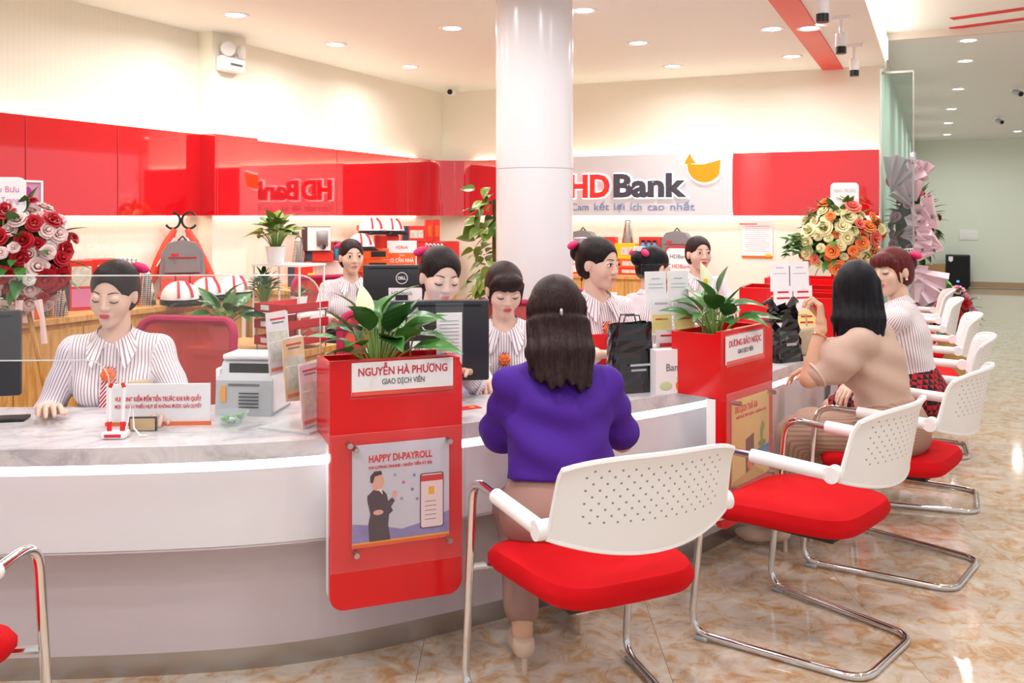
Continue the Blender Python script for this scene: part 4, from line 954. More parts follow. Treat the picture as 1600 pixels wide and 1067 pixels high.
    if top == 'beige':
        for sh, el in ((shR, elR), (shL, elL)): ring(sh, el, 0.86, 0.055, 0.007, 'sleeve_cuff', mat('pale_cuff', '#d8beb0', 0.7))
        MB().tube([T(0.147 * math.cos(2 * PI * k / 28), 0.116 * math.sin(2 * PI * k / 28), 0.075) for k in range(28)], 0.011, 6, closed=True).build('waistband', M_mauve, o, True)
        ring(elL, wl, 0.82, 0.031, 0.0028, 'bracelet', mat('gold', '#e8c07a', 0.2, metal=1.0))
    if smile:
        for sx in (-1, 1): MB().ell((sx * 0.078, -0.004, -0.042), (0.006, 0.006, 0.006), 8, 6, T=MH).build('earring', M_paper, o, True)
    if style == 'long':
        MB().ell((0, -0.122, -0.014), (0.006, 0.005, 0.012), 8, 6, T=MH).build('hair_clip', M_steel, o, True)
    if shoes:
        for a_ in (anR, anL):
            def sf(p, a_=a_):
                dd = s_ell(p, a_ + Vector((0, -0.025, -0.03)), (0.036, 0.045, 0.04)); dd = smin(dd, s_ell(p, a_ + Vector((0, 0.11, -0.068)), (0.036, 0.075, 0.026)), 0.02)
                dd = smin(dd, s_cap(p, a_ + Vector((0, 0, -0.045)), a_ + Vector((0, 0.12, -0.068)), 0.03, 0.03), 0.02); return np.maximum(dd, p[2] - (a_.z - 0.008))
            c = [a_[i] for i in range(3)]
            sh_ = link(np_mesh('shoe', [nets(sf, (c[0] - 0.07, c[1] - 0.1, 0.0), (c[0] + 0.07, c[1] + 0.22, c[2] + 0.05), 0.006)], shoes), 'shoe', o)
            MB().tube([a_ + Vector((0, -0.04, -0.05)), a_ + Vector((0, -0.045, -(a_.z) * 0.6)), Vector((a_.x, a_.y - 0.045, 0.001))], [0.018, 0.009, 0.0095], 10).build('heel', shoes, sh_, True)
    return o, org, rz
def loc_of(w_, headpx, d, fdir, lean, side=0.0):
    """world point -> the local frame of a person described like person()"""
    Lr = math.radians(lean); sl = math.radians(side); s = Vector((math.sin(sl), math.sin(Lr), math.cos(Lr) * math.cos(sl))).normalized()
    hc = s * 0.43 + Vector((0, 0.02, 0)) + (s * 0.5 + Vector((0, 0, 0.5))).normalized() * 0.172
    rz = face(*fdir); pel = PD(*headpx, d) - Matrix.Rotation(rz, 3, 'Z') @ hc
    q = Matrix.Rotation(-rz, 3, 'Z') @ (Vector(w_) - Vector((pel.x, pel.y, 0))); return tuple(q)

def mk(label, hp, d, fdir, hdir, wrw=None, wlw=None, lean=8, side_lean=0.0, **k):
    a = loc_of(wrw, hp, d, fdir, lean, side_lean) if wrw else None; b_ = loc_of(wlw, hp, d, fdir, lean, side_lean) if wlw else None
    return person(label, hp, d, fdir, hdir, lean=lean, side_lean=side_lean, wr=a, wl=b_, **k)
ZW = ZT + 0.02
PEOPLE = []
# customers first
PEOPLE.append(mk('customer in purple blouse and mauve skirt with straight hair down her back', (868, 489), 2.95, (-0.12, 1), (-0.10, 1), wrw=(0.36, 3.26, ZW), wlw=(-0.03, 3.24, ZW), lean=9, pitch=-14, style='long', hair=M_hairbr, top='purple', skin=M_skin2, bow=False, cell=0.011,
    poles=((0.22, -0.3, -1.0), (-0.25, -0.3, -1.0)), shoes=mat('nude_leather', '#dcc0ac', 0.35), ankles=((0.13, 0.40, 0.115), (-0.10, 0.14, 0.115)), eyes='down'))
PEOPLE.append(mk('customer in beige blouse and pleated skirt raising a hand to her black hair', (1338, 450), 3.92, (-0.80, 0.60), (0.25, 1), wrw=None, wlw=tuple(PD(1283, 508, 3.78)), lean=14, pitch=-4, style='loose', hair=M_hairb, top='beige', skin=M_skin2, bow=False, cell=0.011,
    poles=((0.6, -0.5, -0.6), (-0.4, 0.3, -1.0)), hands=('relaxed', 'fist'), hand_up=(((0, 0, 1), (0, 0.8, -0.3)), ((0.2, -1, 0.0), (0.35, 0.15, 1))), shoes=MATS['nude_leather'], ankles=((0.1, 0.42, 0.115), (-0.1, 0.46, 0.115)), eyes='down'))
PEOPLE.append(mk('smiling staff member with reddish hair, striped shirt and plaid skirt', (1393, 424), 4.5, (-0.86, 0.5), (-0.88, -0.48), lean=10, pitch=-4, roll=6, style='fringe bun', hair=M_hairr, stripes='a', smile=True, lips='red', wrw=(1.62, 4.40, 0.66), wlw=(1.70, 4.72, 0.80), eyes='down', shoes=M_black, ankles=((0.1, 0.40, 0.1), (-0.1, 0.40, 0.1))))
# tellers
PEOPLE.append(mk('teller with closed eyes, striped scarf and orange brooch behind the acrylic screen', (178, 458), 3.42, (0.18, -1), (0.02, -1), wrw=(-1.60, 3.20, ZW), wlw=(-1.18, 3.18, ZW), lean=9, pitch=-14, roll=-4, eyes='down', lips='red', badge=True, poles=((0.45, -0.4, -0.9), (-0.45, -0.4, -0.9)), cell=0.011))
PEOPLE.append(mk('teller in striped shirt sitting by the gift boxes and a dark monitor', (549, 401), 6.2, (0.35, -1), (0.45, -1), lean=5, pitch=-2, style='bun ears', hair=M_hairbr))
PEOPLE.append(mk('teller looking down over the top of the large dark monitor', (688, 432), 3.75, (0.30, -1), (0.42, -1), side_lean=-12, lean=10, pitch=-16, roll=-3, eyes='down'))
PEOPLE.append(mk('teller with a fringe writing with lowered eyes before the column', (788, 452), 4.1, (0.02, -1), (0.22, -1), wrw=(-0.12, 3.62, ZW + 0.01), wlw=(0.24, 3.76, ZW + 0.01), lean=17, pitch=-20, style='fringe ears', hair=M_hairbr, eyes='down', lips='red', bow=False, badge=True, cell=0.011, hands=('fist', 'relaxed'), poles=((0.45, -0.3, -0.9), (-0.45, -0.3, -0.9))))
PEOPLE.append(mk('teller in striped shirt with orange brooch turned toward the card reader', (936, 411), 4.25, (0.45, -1), (0.80, -0.72), lean=9, pitch=-8, style='bun ears', badge=True, poles=((0.45, -0.3, -0.9), (-0.45, -0.3, -0.9))))
PEOPLE.append(mk('teller seen from behind with black bun and pink bow', (1022, 417), 5.3, (0.75, 0.35), (0.85, 0.5), lean=8, pitch=-10, style='bun', hair=M_hairb, eyes='down', stripes='a'))
PEOPLE.append(mk('teller with pulled back hair sitting in front of the grey backpack', (1092, 396), 6.3, (0.15, -1), (0.22, -1), lean=4, pitch=0, style='ears', hair=M_hairbr, lips='red', bow=False))
# ================================================================== furniture behind the counter
def rayL(px, xb):
    a = (px - 800) / F; t = (xb + CX * VX + CY * VY) / (a * VX + VY); return Vector((t * a, t, 0))
def rayR(px, yb):
    a = (px - 800) / F; t = (CX * UX + CY * UY - yb) / (a * UX + UY); return Vector((t * a, t, 0))
# office chairs for the staff
M_mesh = mat('magenta_mesh', '#b3204f', 0.7); M_meshin = acrylic('open_mesh', '#e08a80', 0.6, '#c23a48', 0.7)
def make_office_chair():
    t = thing('office_chair', 'x', 'chair', group='magenta office chairs of the tellers')
    MB().rbox((0, 0.02, 0.44), (0.48, 0.46, 0.07), 0.03, 3).build('seat', M_mesh, t, True)
    out = rrect(-0.22, 0.22, 0.56, 1.02, 0.06, 5)
    fr = [Vector((x, -0.24 - 0.10 * (z - 0.56) + 0.05 * (x / 0.22) ** 2, z)) for x, z in out]
    b = MB().tube(fr, 0.017, 8, closed=True).build('back_frame', M_mesh, t, True)
    vs = []; fs = []; nx, nz = 8, 4
    for i in range(nx + 1):
        for k in range(nz + 1): x = -0.215 + 0.43 * i / nx; z = 0.565 + 0.45 * k / nz; vs.append((x, -0.24 - 0.10 * (z - 0.56) + 0.05 * (x / 0.22) ** 2, z))
    fs = [(i * (nz + 1) + k, (i + 1) * (nz + 1) + k, (i + 1) * (nz + 1) + k + 1, i * (nz + 1) + k + 1) for i in range(nx) for k in range(nz)]
    MB().add(vs, fs).build('back_mesh', M_meshin, b, True)
    MB().tube([(0, -0.27, 0.62), (0, -0.30, 0.5), (0, -0.2, 0.41), (0, 0, 0.40)], 0.022, 8).build('back_support', M_black, t, True)
    MB().cyl((0, 0, 0.40), (0, 0, 0.1), 0.026, n=12).build('gas_lift', M_black, t, True)
    for k in range(5):
        a = 2 * PI * k / 5 + 0.3; l = MB().tube([(0, 0, 0.11), (0.27 * math.cos(a), 0.27 * math.sin(a), 0.07)], [0.026, 0.016], 8).build('leg', M_black, t, True)
        MB().cyl((0.27 * math.cos(a) - 0.02 * math.sin(a), 0.27 * math.sin(a) + 0.02 * math.cos(a), 0.03), (0.27 * math.cos(a) + 0.02 * math.sin(a), 0.27 * math.sin(a) - 0.02 * math.cos(a), 0.03), 0.03, n=12).build('caster', M_black, l, True)
    return t
oc = make_office_chair()
clab = ['magenta office chair of the teller behind the acrylic screen', 'magenta office chair of the teller by the gift boxes', 'magenta office chair of the teller behind the large monitor', 'magenta office chair of the teller writing before the column', 'magenta office chair of the teller at the card reader', 'magenta office chair of the teller with the black bun', 'magenta office chair of the teller before the backpack']
for k, (o, org, rz) in enumerate(PEOPLE[3:]):
    back = Matrix.Rotation(rz, 3, 'Z') @ Vector((0, -0.06, 0)); turn = (-0.42, 0.25, 0, 0, 0, -0.1, 0)[k]
    sidev = Matrix.Rotation(rz, 3, 'Z') @ Vector(((-0.10, 0.08, 0.03, 0.05, -0.06, 0, 0)[k], 0, 0))
    c = oc if k == 0 else copy_tree(oc, (0, 0, 0), 0)
    c.location = org + back + sidev; c.rotation_euler = (0, 0, rz + turn); c['label'] = clab[k]

# wooden cabinets: units with doors, one continuous top
def cabinet(label, x0, x1, y0, y1, h, along, ndoor=2, top_th=0.03):
    """bank frame box; along = 'y' (left wall, doors face +x) or 'x' (back wall, doors face +y)"""
    t = thing('cabinet', label, 'cabinet', (CX, CY, 0), RB, 'low oak cabinets against the walls')
    MB().box(((x0 + x1) / 2, -(y0 + y1) / 2, h / 2 + 0.03), (x1 - x0 - 0.02, y1 - y0 - 0.004, h - 0.06)).build('carcass', M_wood, t)
    MB().box(((x0 + x1) / 2, -(y0 + y1) / 2, 0.03), (x1 - x0 - 0.06, y1 - y0 - 0.05, 0.06)).build('plinth', M_dark, t)
    L = (y1 - y0) if along == 'y' else (x1 - x0); w_ = L / ndoor
    for k in range(ndoor):
        if along == 'y':
            c = (x1 - 0.002, -(y0 + w_ * (k + 0.5)), h / 2 + 0.02); dd = (0.018, w_ - 0.006, h - 0.10); kp = (x1 + 0.016, -(y0 + w_ * (k + (0.9 if k % 2 == 0 else 0.1))), h * 0.62)
        else:
            c = (x0 + w_ * (k + 0.5), -(y1 - 0.002), h / 2 + 0.02); dd = (w_ - 0.006, 0.018, h - 0.10); kp = (x0 + w_ * (k + (0.9 if k % 2 == 0 else 0.1)), -(y1 + 0.016), h * 0.62)
        dr = MB().box(c, dd).build('door', M_wood, t); MB().ell(kp, (0.013, 0.013, 0.013), 10, 8).build('knob', M_steel, dr, True)
        if k == 0: MB().box((c[0] + (0.01 if along == 'y' else 0.1), c[1] + (0.1 if along == 'y' else -0.01), h - 0.14), (0.003 if along == 'y' else 0.07, 0.07 if along == 'y' else 0.003, 0.035)).build('label_holder', M_paper, dr)
    return t
for k, (a, b_) in enumerate(((3.66, 4.52), (4.52, 5.38), (5.38, 6.24), (6.24, 7.1))):
    cabinet(('oak cabinet under the white helmets', 'oak cabinet under the steel tumblers and red gift boxes', 'oak cabinet under the blue bottle and shopping bag', 'oak cabinet next to the red and white flower basket')[k], 0.01, 0.47, a, b_, 0.87, 'y')
tag(bslab('oak_worktop', 0.004, 0.49, 3.64, 7.1, 0.87, 0.90, M_wood), 'light oak top running over the cabinets beside the pilaster', 'worktop')
for k, (a, b_) in enumerate(((0.55, 1.40), (1.40, 2.25), (2.25, 3.12))):
    cabinet(('oak cabinet under the stacked red boxes in the corner', 'oak cabinet under the helmets and gift boxes', 'oak cabinet under the coffee maker box')[k], 0.01, 0.47, a, b_, 0.87, 'y')
tag(bslab('oak_worktop', 0.004, 0.49, 0.5, 3.14, 0.87, 0.90, M_wood), 'light oak top under the stacked gifts between pilaster and corner', 'worktop')
for k, (a, b_) in enumerate(((0.9, 1.75), (1.75, 2.6))):
    cabinet(('oak cabinet by the corner under the grey backpack beside the column', 'oak cabinet under the blue bottle gift set')[k], a, b_, 0.01, 0.47, 0.87, 'x')
tag(bslab('oak_worktop', 0.88, 2.62, 0.004, 0.49, 0.87, 0.90, M_wood), 'light oak top under the gifts below the bank sign', 'worktop')
lc = thing('low_cabinet', 'low oak side cabinet carrying the potted plant and red trays', 'cabinet', (-1.34, 5.0, 0), RB)
box('carcass', (0, 0, 0.375), (0.62, 0.42, 0.69), M_wood, lc); box('top', (0, 0, 0.735), (0.66, 0.46, 0.03), M_wood, lc); box('plinth', (0, 0, 0.015), (0.58, 0.38, 0.03), M_dark, lc)
for sx in (-1, 1):
    q = box('door', (sx * 0.155, -0.215, 0.38), (0.3, 0.016, 0.62), M_wood, lc); MB().ell((sx * 0.03, -0.232, 0.5), (0.012, 0.012, 0.012), 10, 8).build('knob', M_steel, q, True)
dk = thing('inner_desk', 'oak desk behind the counter carrying the smaller monitor', 'desk', (-0.60, 5.35, 0), 0.1)
box('desk_top', (0, 0, 0.735), (0.72, 0.5, 0.03), M_wood, dk)
for sx in (-1, 1): box('side_panel', (sx * 0.33, 0, 0.36), (0.03, 0.46, 0.72), M_wood, dk)
box('modesty_panel', (0, -0.2, 0.45), (0.63, 0.02, 0.45), M_wood, dk)

# ================================================================== goods on the cabinets
def gift_box(label, name, c, w_, d_, h_, rz, mt, band_m=None, panel=None, group=None, parts=()):
    t = thing(name, label, 'box', c, rz, group)
    MB().rbox((0, 0, h_ / 2), (w_, d_, h_), min(0.004, h_ * 0.1), 1).build('carton', mt, t)
    if band_m: MB().box((-w_ * 0.36, -d_ / 2 - 0.001, h_ / 2), (w_ * 0.26, 0.003, h_ * 0.995)).build('end_panel', band_m, t)
    if panel: MB().box((w_ * 0.1, -d_ / 2 - 0.0015, h_ * 0.5), (w_ * 0.56, 0.003, h_ * 0.5)).build('printed_panel', panel, t)
    for (nm, x, z, ww, hh, mm) in parts: MB().box((x * w_, -d_ / 2 - 0.002, z * h_), (ww * w_, 0.004, hh * h_)).build(nm, mm, t)
    return t
M_boxred = mat('gift_red', '#e2382c', 0.4); M_boxor = mat('gift_orange', '#f0672c', 0.4); M_goodsp = mat('goods_print', '#e9d7c4', 0.5, noise=0.6, nscale=40); M_pinkp = mat('pink_panel', '#d97fae', 0.5)
def onbox(px0, px1, py0, py1, side, off, label, name, mt, rz=None, depth=0.14, z0=None, **k):
    """carton seen in the photo at px0..px1, standing against a wall at the given distance from it"""
    p = rayL((px0 + px1) / 2, off) if side == 'L' else rayR((px0 + px1) / 2, off)
    d = p.y; w_ = (px1 - px0) / F * d * 1.0; zt = H - (py0 - HY) / F * d; zb = (H - (py1 - HY) / F * d) if z0 is None else z0
    return gift_box(label, name, (p.x, p.y, zb), w_, depth, zt - zb, (0.0 if rz is None else rz), mt, **k), p, zt
# steel tumblers
M_stud = mat('studded_steel', '#d9d2c8', 0.22, metal=0.9)
nt = M_stud.node_tree; tc = nt.nodes.new('ShaderNodeTexCoord'); ck = nt.nodes.new('ShaderNodeTexBrick'); ck.offset = 0; ck.inputs['Scale'].default_value = 1; ck.inputs['Brick Width'].default_value = 0.012; ck.inputs['Row Height'].default_value = 0.012; ck.inputs['Mortar Size'].default_value = 0.0016
ck.inputs['Color1'].default_value = lin('#efe9e0'); ck.inputs['Color2'].default_value = lin('#e2dbd0'); ck.inputs['Mortar'].default_value = lin('#6d655c')
mp = nt.nodes.new('ShaderNodeMapping'); mp.inputs['Rotation'].default_value = (PI / 2, 0, 0); nt.links.new(tc.outputs['Object'], mp.inputs[0]); nt.links.new(mp.outputs[0], ck.inputs['Vector']); nt.links.new(ck.outputs[0], nt.nodes['Principled BSDF'].inputs['Base Color'])
def tumbler(label, p, h=0.21, r=0.056):
    t = thing('steel_tumbler', label, 'tumbler', p, 0, 'conical studded steel tumblers')
    MB().lathe([(r, 0), (r * 1.02, 0.01), (r * 0.55, h * 0.93), (r * 0.5, h * 0.94)], 24).build('body', M_stud, t, True)
    l = MB().lathe([(r * 0.5, h * 0.94), (r * 0.42, h), (r * 0.2, h * 1.01)], 18).build('lid', M_steel, t, True)
    MB().tube([(-r * 0.5, 0, h * 0.97), (-r * 0.25, 0, h * 1.08), (r * 0.25, 0, h * 1.08), (r * 0.5, 0, h * 0.97)], 0.004, 6).build('handle', M_black, l, True)
    return t
ZCB = 0.90
def at_cab(px, py, off=0.3): p = rayL(px, off); return Vector((p.x, p.y, ZCB))
tumbler('studded steel tumbler beside the blue bottle', P(85, 497, ZCB) + Vector((-.02, 0.07, 0)))
tumbler('studded steel tumbler between red gift box and helmet', P(227, 480, ZCB) + Vector((-.03, 0.09, 0)))
# left group: paper bag, orange box, blue bottle, red gift boxes
p = P(27, 506, ZCB) + Vector((-.02, 0.08, 0))
bgp = thing('paper_bag', 'pale pink shopping bag with ribbon on the oak top', 'bag', p, -0.5)
MB().prism([(-0.06, 0), (0.06, 0), (0.055, 0.22), (-0.055, 0.22)], -0.03, 0.03).build('bag_body', mat('pink_paper', '#eccfc8', 0.5), bgp)
MB().box((0, -0.032, 0.08), (0.05, 0.003, 0.035)).build('printed_logo', M_dark, bgp); MB().tube([(-0.03, 0, 0.215), (-0.02, 0, 0.27), (0.02, 0, 0.27), (0.03, 0, 0.215)], 0.003, 6).build('handle', M_pinkp, bgp, True)
gift_box('narrow orange box standing behind the shopping bag', 'orange_box', P(40, 503, ZCB) + Vector((-.03, 0.16, 0)), 0.035, 0.1, 0.25, 0.5, M_boxor)
def bottle(label, p, s=1.0, mt=None):
    t = thing('steel_bottle', label, 'bottle', p, 0, 'blue drinking bottles')
    MB().lathe([(0.036 * s, 0), (0.038 * s, 0.006 * s), (0.038 * s, 0.15 * s), (0.022 * s, 0.18 * s), (0.022 * s, 0.19 * s)], 20).build('body', mt or M_blue, t, True)
    MB().lathe([(0.024 * s, 0.19 * s), (0.024 * s, 0.215 * s), (0.02 * s, 0.22 * s)], 16).build('cap', M_dark, t, True)
    MB().tube([(-0.018 * s, 0, 0.215 * s), (0, 0, 0.245 * s), (0.018 * s, 0, 0.215 * s)], 0.004 * s, 6).build('carry_loop', M_dark, t, True); return t
bottle('light blue bottle between shopping bag and steel tumbler', P(56, 496, ZCB) + Vector((-.01, 0.06, 0)), 0.95)
for k, (px, lb) in enumerate(((118, 'red gift box with pink panel and wine glasses on top, by the tumbler'), (158, 'red gift box with printed panel behind the seated teller'))):
    p = rayL(px, 0.17); pr = gift_box(lb, 'red_gift_box', (p.x, p.y, ZCB), 0.17, 0.16, 0.29, RB + PI / 2 - 0.6, M_boxred, M_navy if k == 0 else None, None, 'red gift boxes', (('printed_panel', 0.14, 0.68, 0.62, 0.4, M_goodsp), ('pink_panel', 0.14, 0.25, 0.62, 0.36, M_pinkp if k == 0 else M_yellow)))
    for j in range(3):
        g = thing('wine_glass', ('clear wine glass upside down on the red gift box by the tumbler', 'clear wine glass upside down on the red gift box behind the seated teller')[k], 'glass', (p.x - 0.055 + 0.055 * j, p.y, ZCB + 0.29), 0, ('glasses on the first red gift box', 'glasses on the second red gift box')[k])
        MB().lathe([(0.024, 0), (0.026, 0.03), (0.02, 0.055), (0.004, 0.062)], 16, cap=False).build('bowl', M_acr, g, True); MB().lathe([(0.003, 0.062), (0.003, 0.085), (0.022, 0.088)], 14, cap=False).build('stem_and_foot', M_acr, g, True)
p = rayL(190, 0.2); gift_box('small black and red box at the foot of the red gift boxes', 'small_box', (p.x - 0.12, p.y - 0.16, ZCB), 0.1, 0.08, 0.07, -0.5, M_boxred, None, M_dark)
# backpacks
M_bpk = mat('grey_canvas', '#8b8688', 0.85, bump=0.3, bscale=200); M_orn = mat('coral_nylon', '#ef4a36', 0.6)
def backpack(label, p, rz, s=1.0, pockets=True):
    t = thing('backpack', label, 'backpack', p, rz, 'grey and red backpacks'); t.scale = (s, s, s)
    out = [(-0.15, 0), (0.15, 0), (0.155, 0.2), (0.14, 0.33), (0.09, 0.40), (0.0, 0.42), (-0.09, 0.40), (-0.14, 0.33), (-0.155, 0.2)]
    MB().prism(out, -0.07, 0.07).build('main_body', M_bpk, t, True)
    MB().prism([(-0.12, 0.19), (0.12, 0.19), (0.115, 0.31), (0.07, 0.345), (-0.07, 0.345), (-0.115, 0.31)], -0.09, -0.07).build('front_panel', M_bpk, t, True)
    z = MB().box((0, -0.092, 0.295), (0.19, 0.004, 0.008)).build('zipper', mat('zip_red', '#b8202c', 0.5), t); MB().cyl((-0.05, -0.095, 0.292), (-0.055, -0.097, 0.255), 0.004, n=6).build('zip_pull', M_steel, z)
    MB().box((-0.05, -0.0925, 0.318), (0.05, 0.004, 0.015)).build('logo_patch', M_redp, t)
    if pockets:
        for k in range(3): q = MB().rbox((-0.095 + 0.095 * k, -0.10, 0.095), (0.09, 0.06, 0.16), 0.015, 2).build('red_pocket', M_orn, t, True); MB().box((-0.095 + 0.095 * k, -0.131, 0.15), (0.08, 0.003, 0.006)).build('pocket_flap_line', M_bpk, q)
    MB().tube([(-0.03, 0.0, 0.41), (0, 0.0, 0.445), (0.03, 0.0, 0.41)], 0.007, 6).build('grab_handle', M_dark, t, True); return t
p = rayL(285, 0.2); backpack('grey backpack with coral pockets standing between two red umbrellas', (p.x, p.y, ZCB), 0.35, 0.93)
# two closed red umbrellas with C handles
pt = rayL(283, 0.1)
for sx in (-1, 1):
    t = thing('folded_umbrella', ('red folded umbrella leaning toward the steel tumbler', 'red folded umbrella leaning toward the wall socket')[sx > 0], 'umbrella', (pt.x, pt.y, 0), 0.3, 'red umbrellas with C handles')
    a = Vector((sx * 0.04, -0.02, 1.36)); b_ = Vector((sx * 0.24, -0.05, 0.91))
    MB().tube([a, a * 0.8 + b_ * 0.2, a * 0.3 + b_ * 0.7, b_], [0.018, 0.034, 0.038, 0.014], 10).build('canopy', M_orn, t, True)
    MB().tube([b_, b_ + (b_ - a).normalized() * 0.02], 0.006, 8).build('tip', M_black, t, True)
    hc_ = a + Vector((sx * 0.014, 0, 0.058))
    MB().tube([hc_ + Vector((sx * 0.048 * math.cos(math.radians(q)), 0, 0.055 * math.sin(math.radians(q)))) for q in range(40, 331, 18)], 0.008, 8).build('c_handle', M_black, t, True)
    st_ = MB().tube([a + Vector((0, -0.035, -0.06)), a * 0.45 + b_ * 0.55 + Vector((0, -0.04, 0))], 0.006, 6).build('printed_strip', M_paper, t)
# helmets
M_helm = mat('helmet_white', '#f4f2f2', 0.2, coat=0.4)
def make_helmet():
    t = thing('helmet', 'x', 'helmet', group='white half helmets with red stripes')
    m = MB(); n, k_ = 20, 8; vs = []
    for i in range(k_ + 1):
        ph = PI / 2 * i / k_
        for j in range(n): a = 2 * PI * j / n; vs.append((0.115 * math.cos(ph) * math.cos(a), 0.135 * math.cos(ph) * math.sin(a), 0.03 + 0.115 * math.sin(ph)))
    m.add(vs, [(i * n + j, i * n + (j + 1) % n, (i + 1) * n + (j + 1) % n, (i + 1) * n + j) for i in range(k_) for j in range(n)]).build('shell', M_helm, t, True)
    MB().lathe([(0.113, 0.0), (0.118, 0.012), (0.116, 0.034)], 20, T=Matrix.Diagonal((1, 1.17, 1, 1))).build('rim', M_black, t, True)
    MB().prism([(-0.10, 0.0), (0.10, 0.0), (0.06, 0.022), (-0.06, 0.022)], -0.185, -0.10).build('visor', M_black, t, True)
    for sx in (-1, 1):
        pts = [(sx * 0.03 * math.cos(a) + sx * 0.012, -0.137 * math.cos(a), 0.033 + 0.118 * math.sin(a)) for a in [0.15 + 1.0 * q / 8 for q in range(9)]]
        MB().tube(pts, 0.008, 6).build('red_stripe', M_redp, t, True)
        MB().tube([(sx * 0.112, 0.05, 0.04), (sx * 0.1, 0.09, 0.07), (sx * 0.05, 0.125, 0.06)], 0.010, 6).build('side_stripe', M_redp, t, True)
    return t
hm_ = make_helmet()
hl = [(P(275, 478, ZCB) + Vector((-.02, 0.12, 0)), 0.6, 'white helmet with red stripes beside the steel tumbler, lowest in front of the backpack'), (P(321, 470, ZCB) + Vector((-.03, 0.13, 0)), 0.6, 'white helmet with red stripes, middle of the three beside the umbrella'), (P(364, 465, ZCB) + Vector((-.03, 0.13, 0)), 0.6, 'white helmet with red stripes at the pilaster end of the oak top')]
p1 = rayL(581, 0.25); p2 = rayL(612, 0.25); p3 = rayL(564, 0.33)
hl += [(Vector((p1.x, p1.y, PD(581, 366, p1.y).z)), 0.5, 'white helmet on top of the red boxes, beside its twin'), (Vector((p2.x, p2.y, PD(612, 366, p2.y).z)), 0.5, 'white helmet on top of the red boxes, next to the navy and red gift box'), (Vector((p3.x, p3.y, PD(564, 391, p3.y).z)), 0.5, 'white helmet on the lower red boxes behind the seated teller')]
for k, (p, rz, lb) in enumerate(hl):
    c = hm_ if k == 0 else copy_tree(hm_, p, rz)
    c.location = p; c.rotation_euler = (0, 0, rz); c['label'] = lb
# stacked gifts between pilaster and corner (left wall)
G = 'stacked gift boxes in the corner'
def gl(px0, px1, py0, py1, label, name, mt, off=0.25, **k): return onbox(px0, px1, py0, py1, 'L', off, label, name, mt, rz=0.25, group=G, **k)
gl(450, 488, 410, 449, 'navy and red box under the steel tumbler', 'gift_box', M_boxred, z0=ZCB, band_m=M_navy)
q = gl(450, 488, 449, 452, 'flat red box on the oak top under the navy box', 'gift_box', M_boxred, off=0.25)[1]
tumbler('studded steel tumbler on the navy and red box', (rayL(466, 0.25).x, rayL(466, 0.25).y, PD(466, 411, rayL(466, 0.25).y).z), 0.19, 0.05)
gl(488, 532, 432, 450, 'low red box under the white printed box', 'gift_box', M_boxred, z0=ZCB)
gl(487, 535, 408, 432, 'white box printed with small goods', 'gift_box', mat('goods_white', '#efe4e2', 0.5, noise=0.25, nscale=60))
gl(476, 520, 392, 408, 'navy and red box under the open white box', 'gift_box', M_boxred, band_m=M_navy)
tb, pb, zt_ = gl(472, 516, 354, 392, 'open white box showing chrome kitchenware', 'open_box', mat('box_dark', '#5a3d38', 0.5))
d_ = pb.y; w_ = 44 / F * d_
MB().box((0.02, -0.072, (392 - 354) / F * d_ * 0.5), (w_ * 0.8, 0.006, 36 / F * d_)).build('white_tray', M_paper, tb); MB().rbox((0.045, -0.08, 0.10), (0.09, 0.02, 0.13), 0.01, 2).build('chrome_jug', M_steel, tb, True); MB().cyl((0.05, -0.07, 0.035), (0.05, -0.095, 0.035), 0.022, n=14).build('chrome_cup', M_chrome, tb, True)
gl(481, 493, 427, 444, 'small yellow box in front of the red boxes', 'small_box', M_yellow, off=0.42, depth=0.06, z0=ZCB)
gl(516, 532, 377, 408, 'narrow red box holding a blue bottle', 'gift_box', M_boxred)
bottle('small teal bottle standing before the narrow red box', (rayL(525, 0.36).x, rayL(525, 0.36).y, PD(525, 405, rayL(525, 0.36).y).z), 0.62, mat('teal_bottle', '#2a8fa8', 0.3))
for k, (a, b_, c_, d2) in enumerate(((556, 618, 425, 451), (560, 608, 405, 425), (566, 606, 388, 405), (585, 622, 367, 388))):
    gl(a, b_, c_, d2, ('red box at the bottom of the helmet stack', 'orange red box second from the bottom of the helmet stack', 'orange red box third from the bottom of the helmet stack', 'red box directly under the two helmets')[k], 'gift_box', M_boxor if k in (1, 2) else M_boxred, z0=ZCB if k == 0 else None, panel=M_dark if k in (1, 2) else None)
gl(548, 582, 388, 391, 'flat red lid under the lower helmet', 'gift_box', M_boxred, off=0.33)
gl(618, 700, 396, 451, 'wide red box behind the prize sign', 'gift_box', M_boxred, z0=ZCB)
gl(627, 664, 353, 378, 'navy and red gift box with printed panel, top of the stack', 'gift_box', M_boxred, band_m=M_navy, panel=M_goodsp)
gl(624, 668, 378, 396, 'red box under the navy and red gift box', 'gift_box', M_boxred)
for k, (a, b_) in enumerate(((664, 674), (675, 686))): gl(a, b_, 343, 378, ('tall narrow red box standing against the navy and red gift box', 'tall narrow red box at the corner end of the stack')[k], 'tall_box', M_boxred, depth=0.1, panel=M_orange)
for k, (a, b_) in enumerate(((668, 690), (691, 716))): gl(a, b_, 377, 396 if k == 0 else 451, ('red carton under the tall narrow boxes', 'red carton standing next to the column plant')[k], 'gift_box', M_boxred, z0=None if k == 0 else ZCB)
p = rayL(628, 0.44)
ps = thing('prize_sign', 'white and red prize sign reading 02 CĂN NHÀ before the boxes', 'sign', (p.x, p.y, ZCB), 0.1)
hz = PD(628, 376, p.y).z - ZCB; wz = 46 / F * p.y
box('board', (0, 0, hz / 2), (wz, 0.012, hz), M_paper, ps); box('red_field', (0, -0.007, hz * 0.36), (wz * 0.92, 0.003, hz * 0.62), M_boxor, ps)
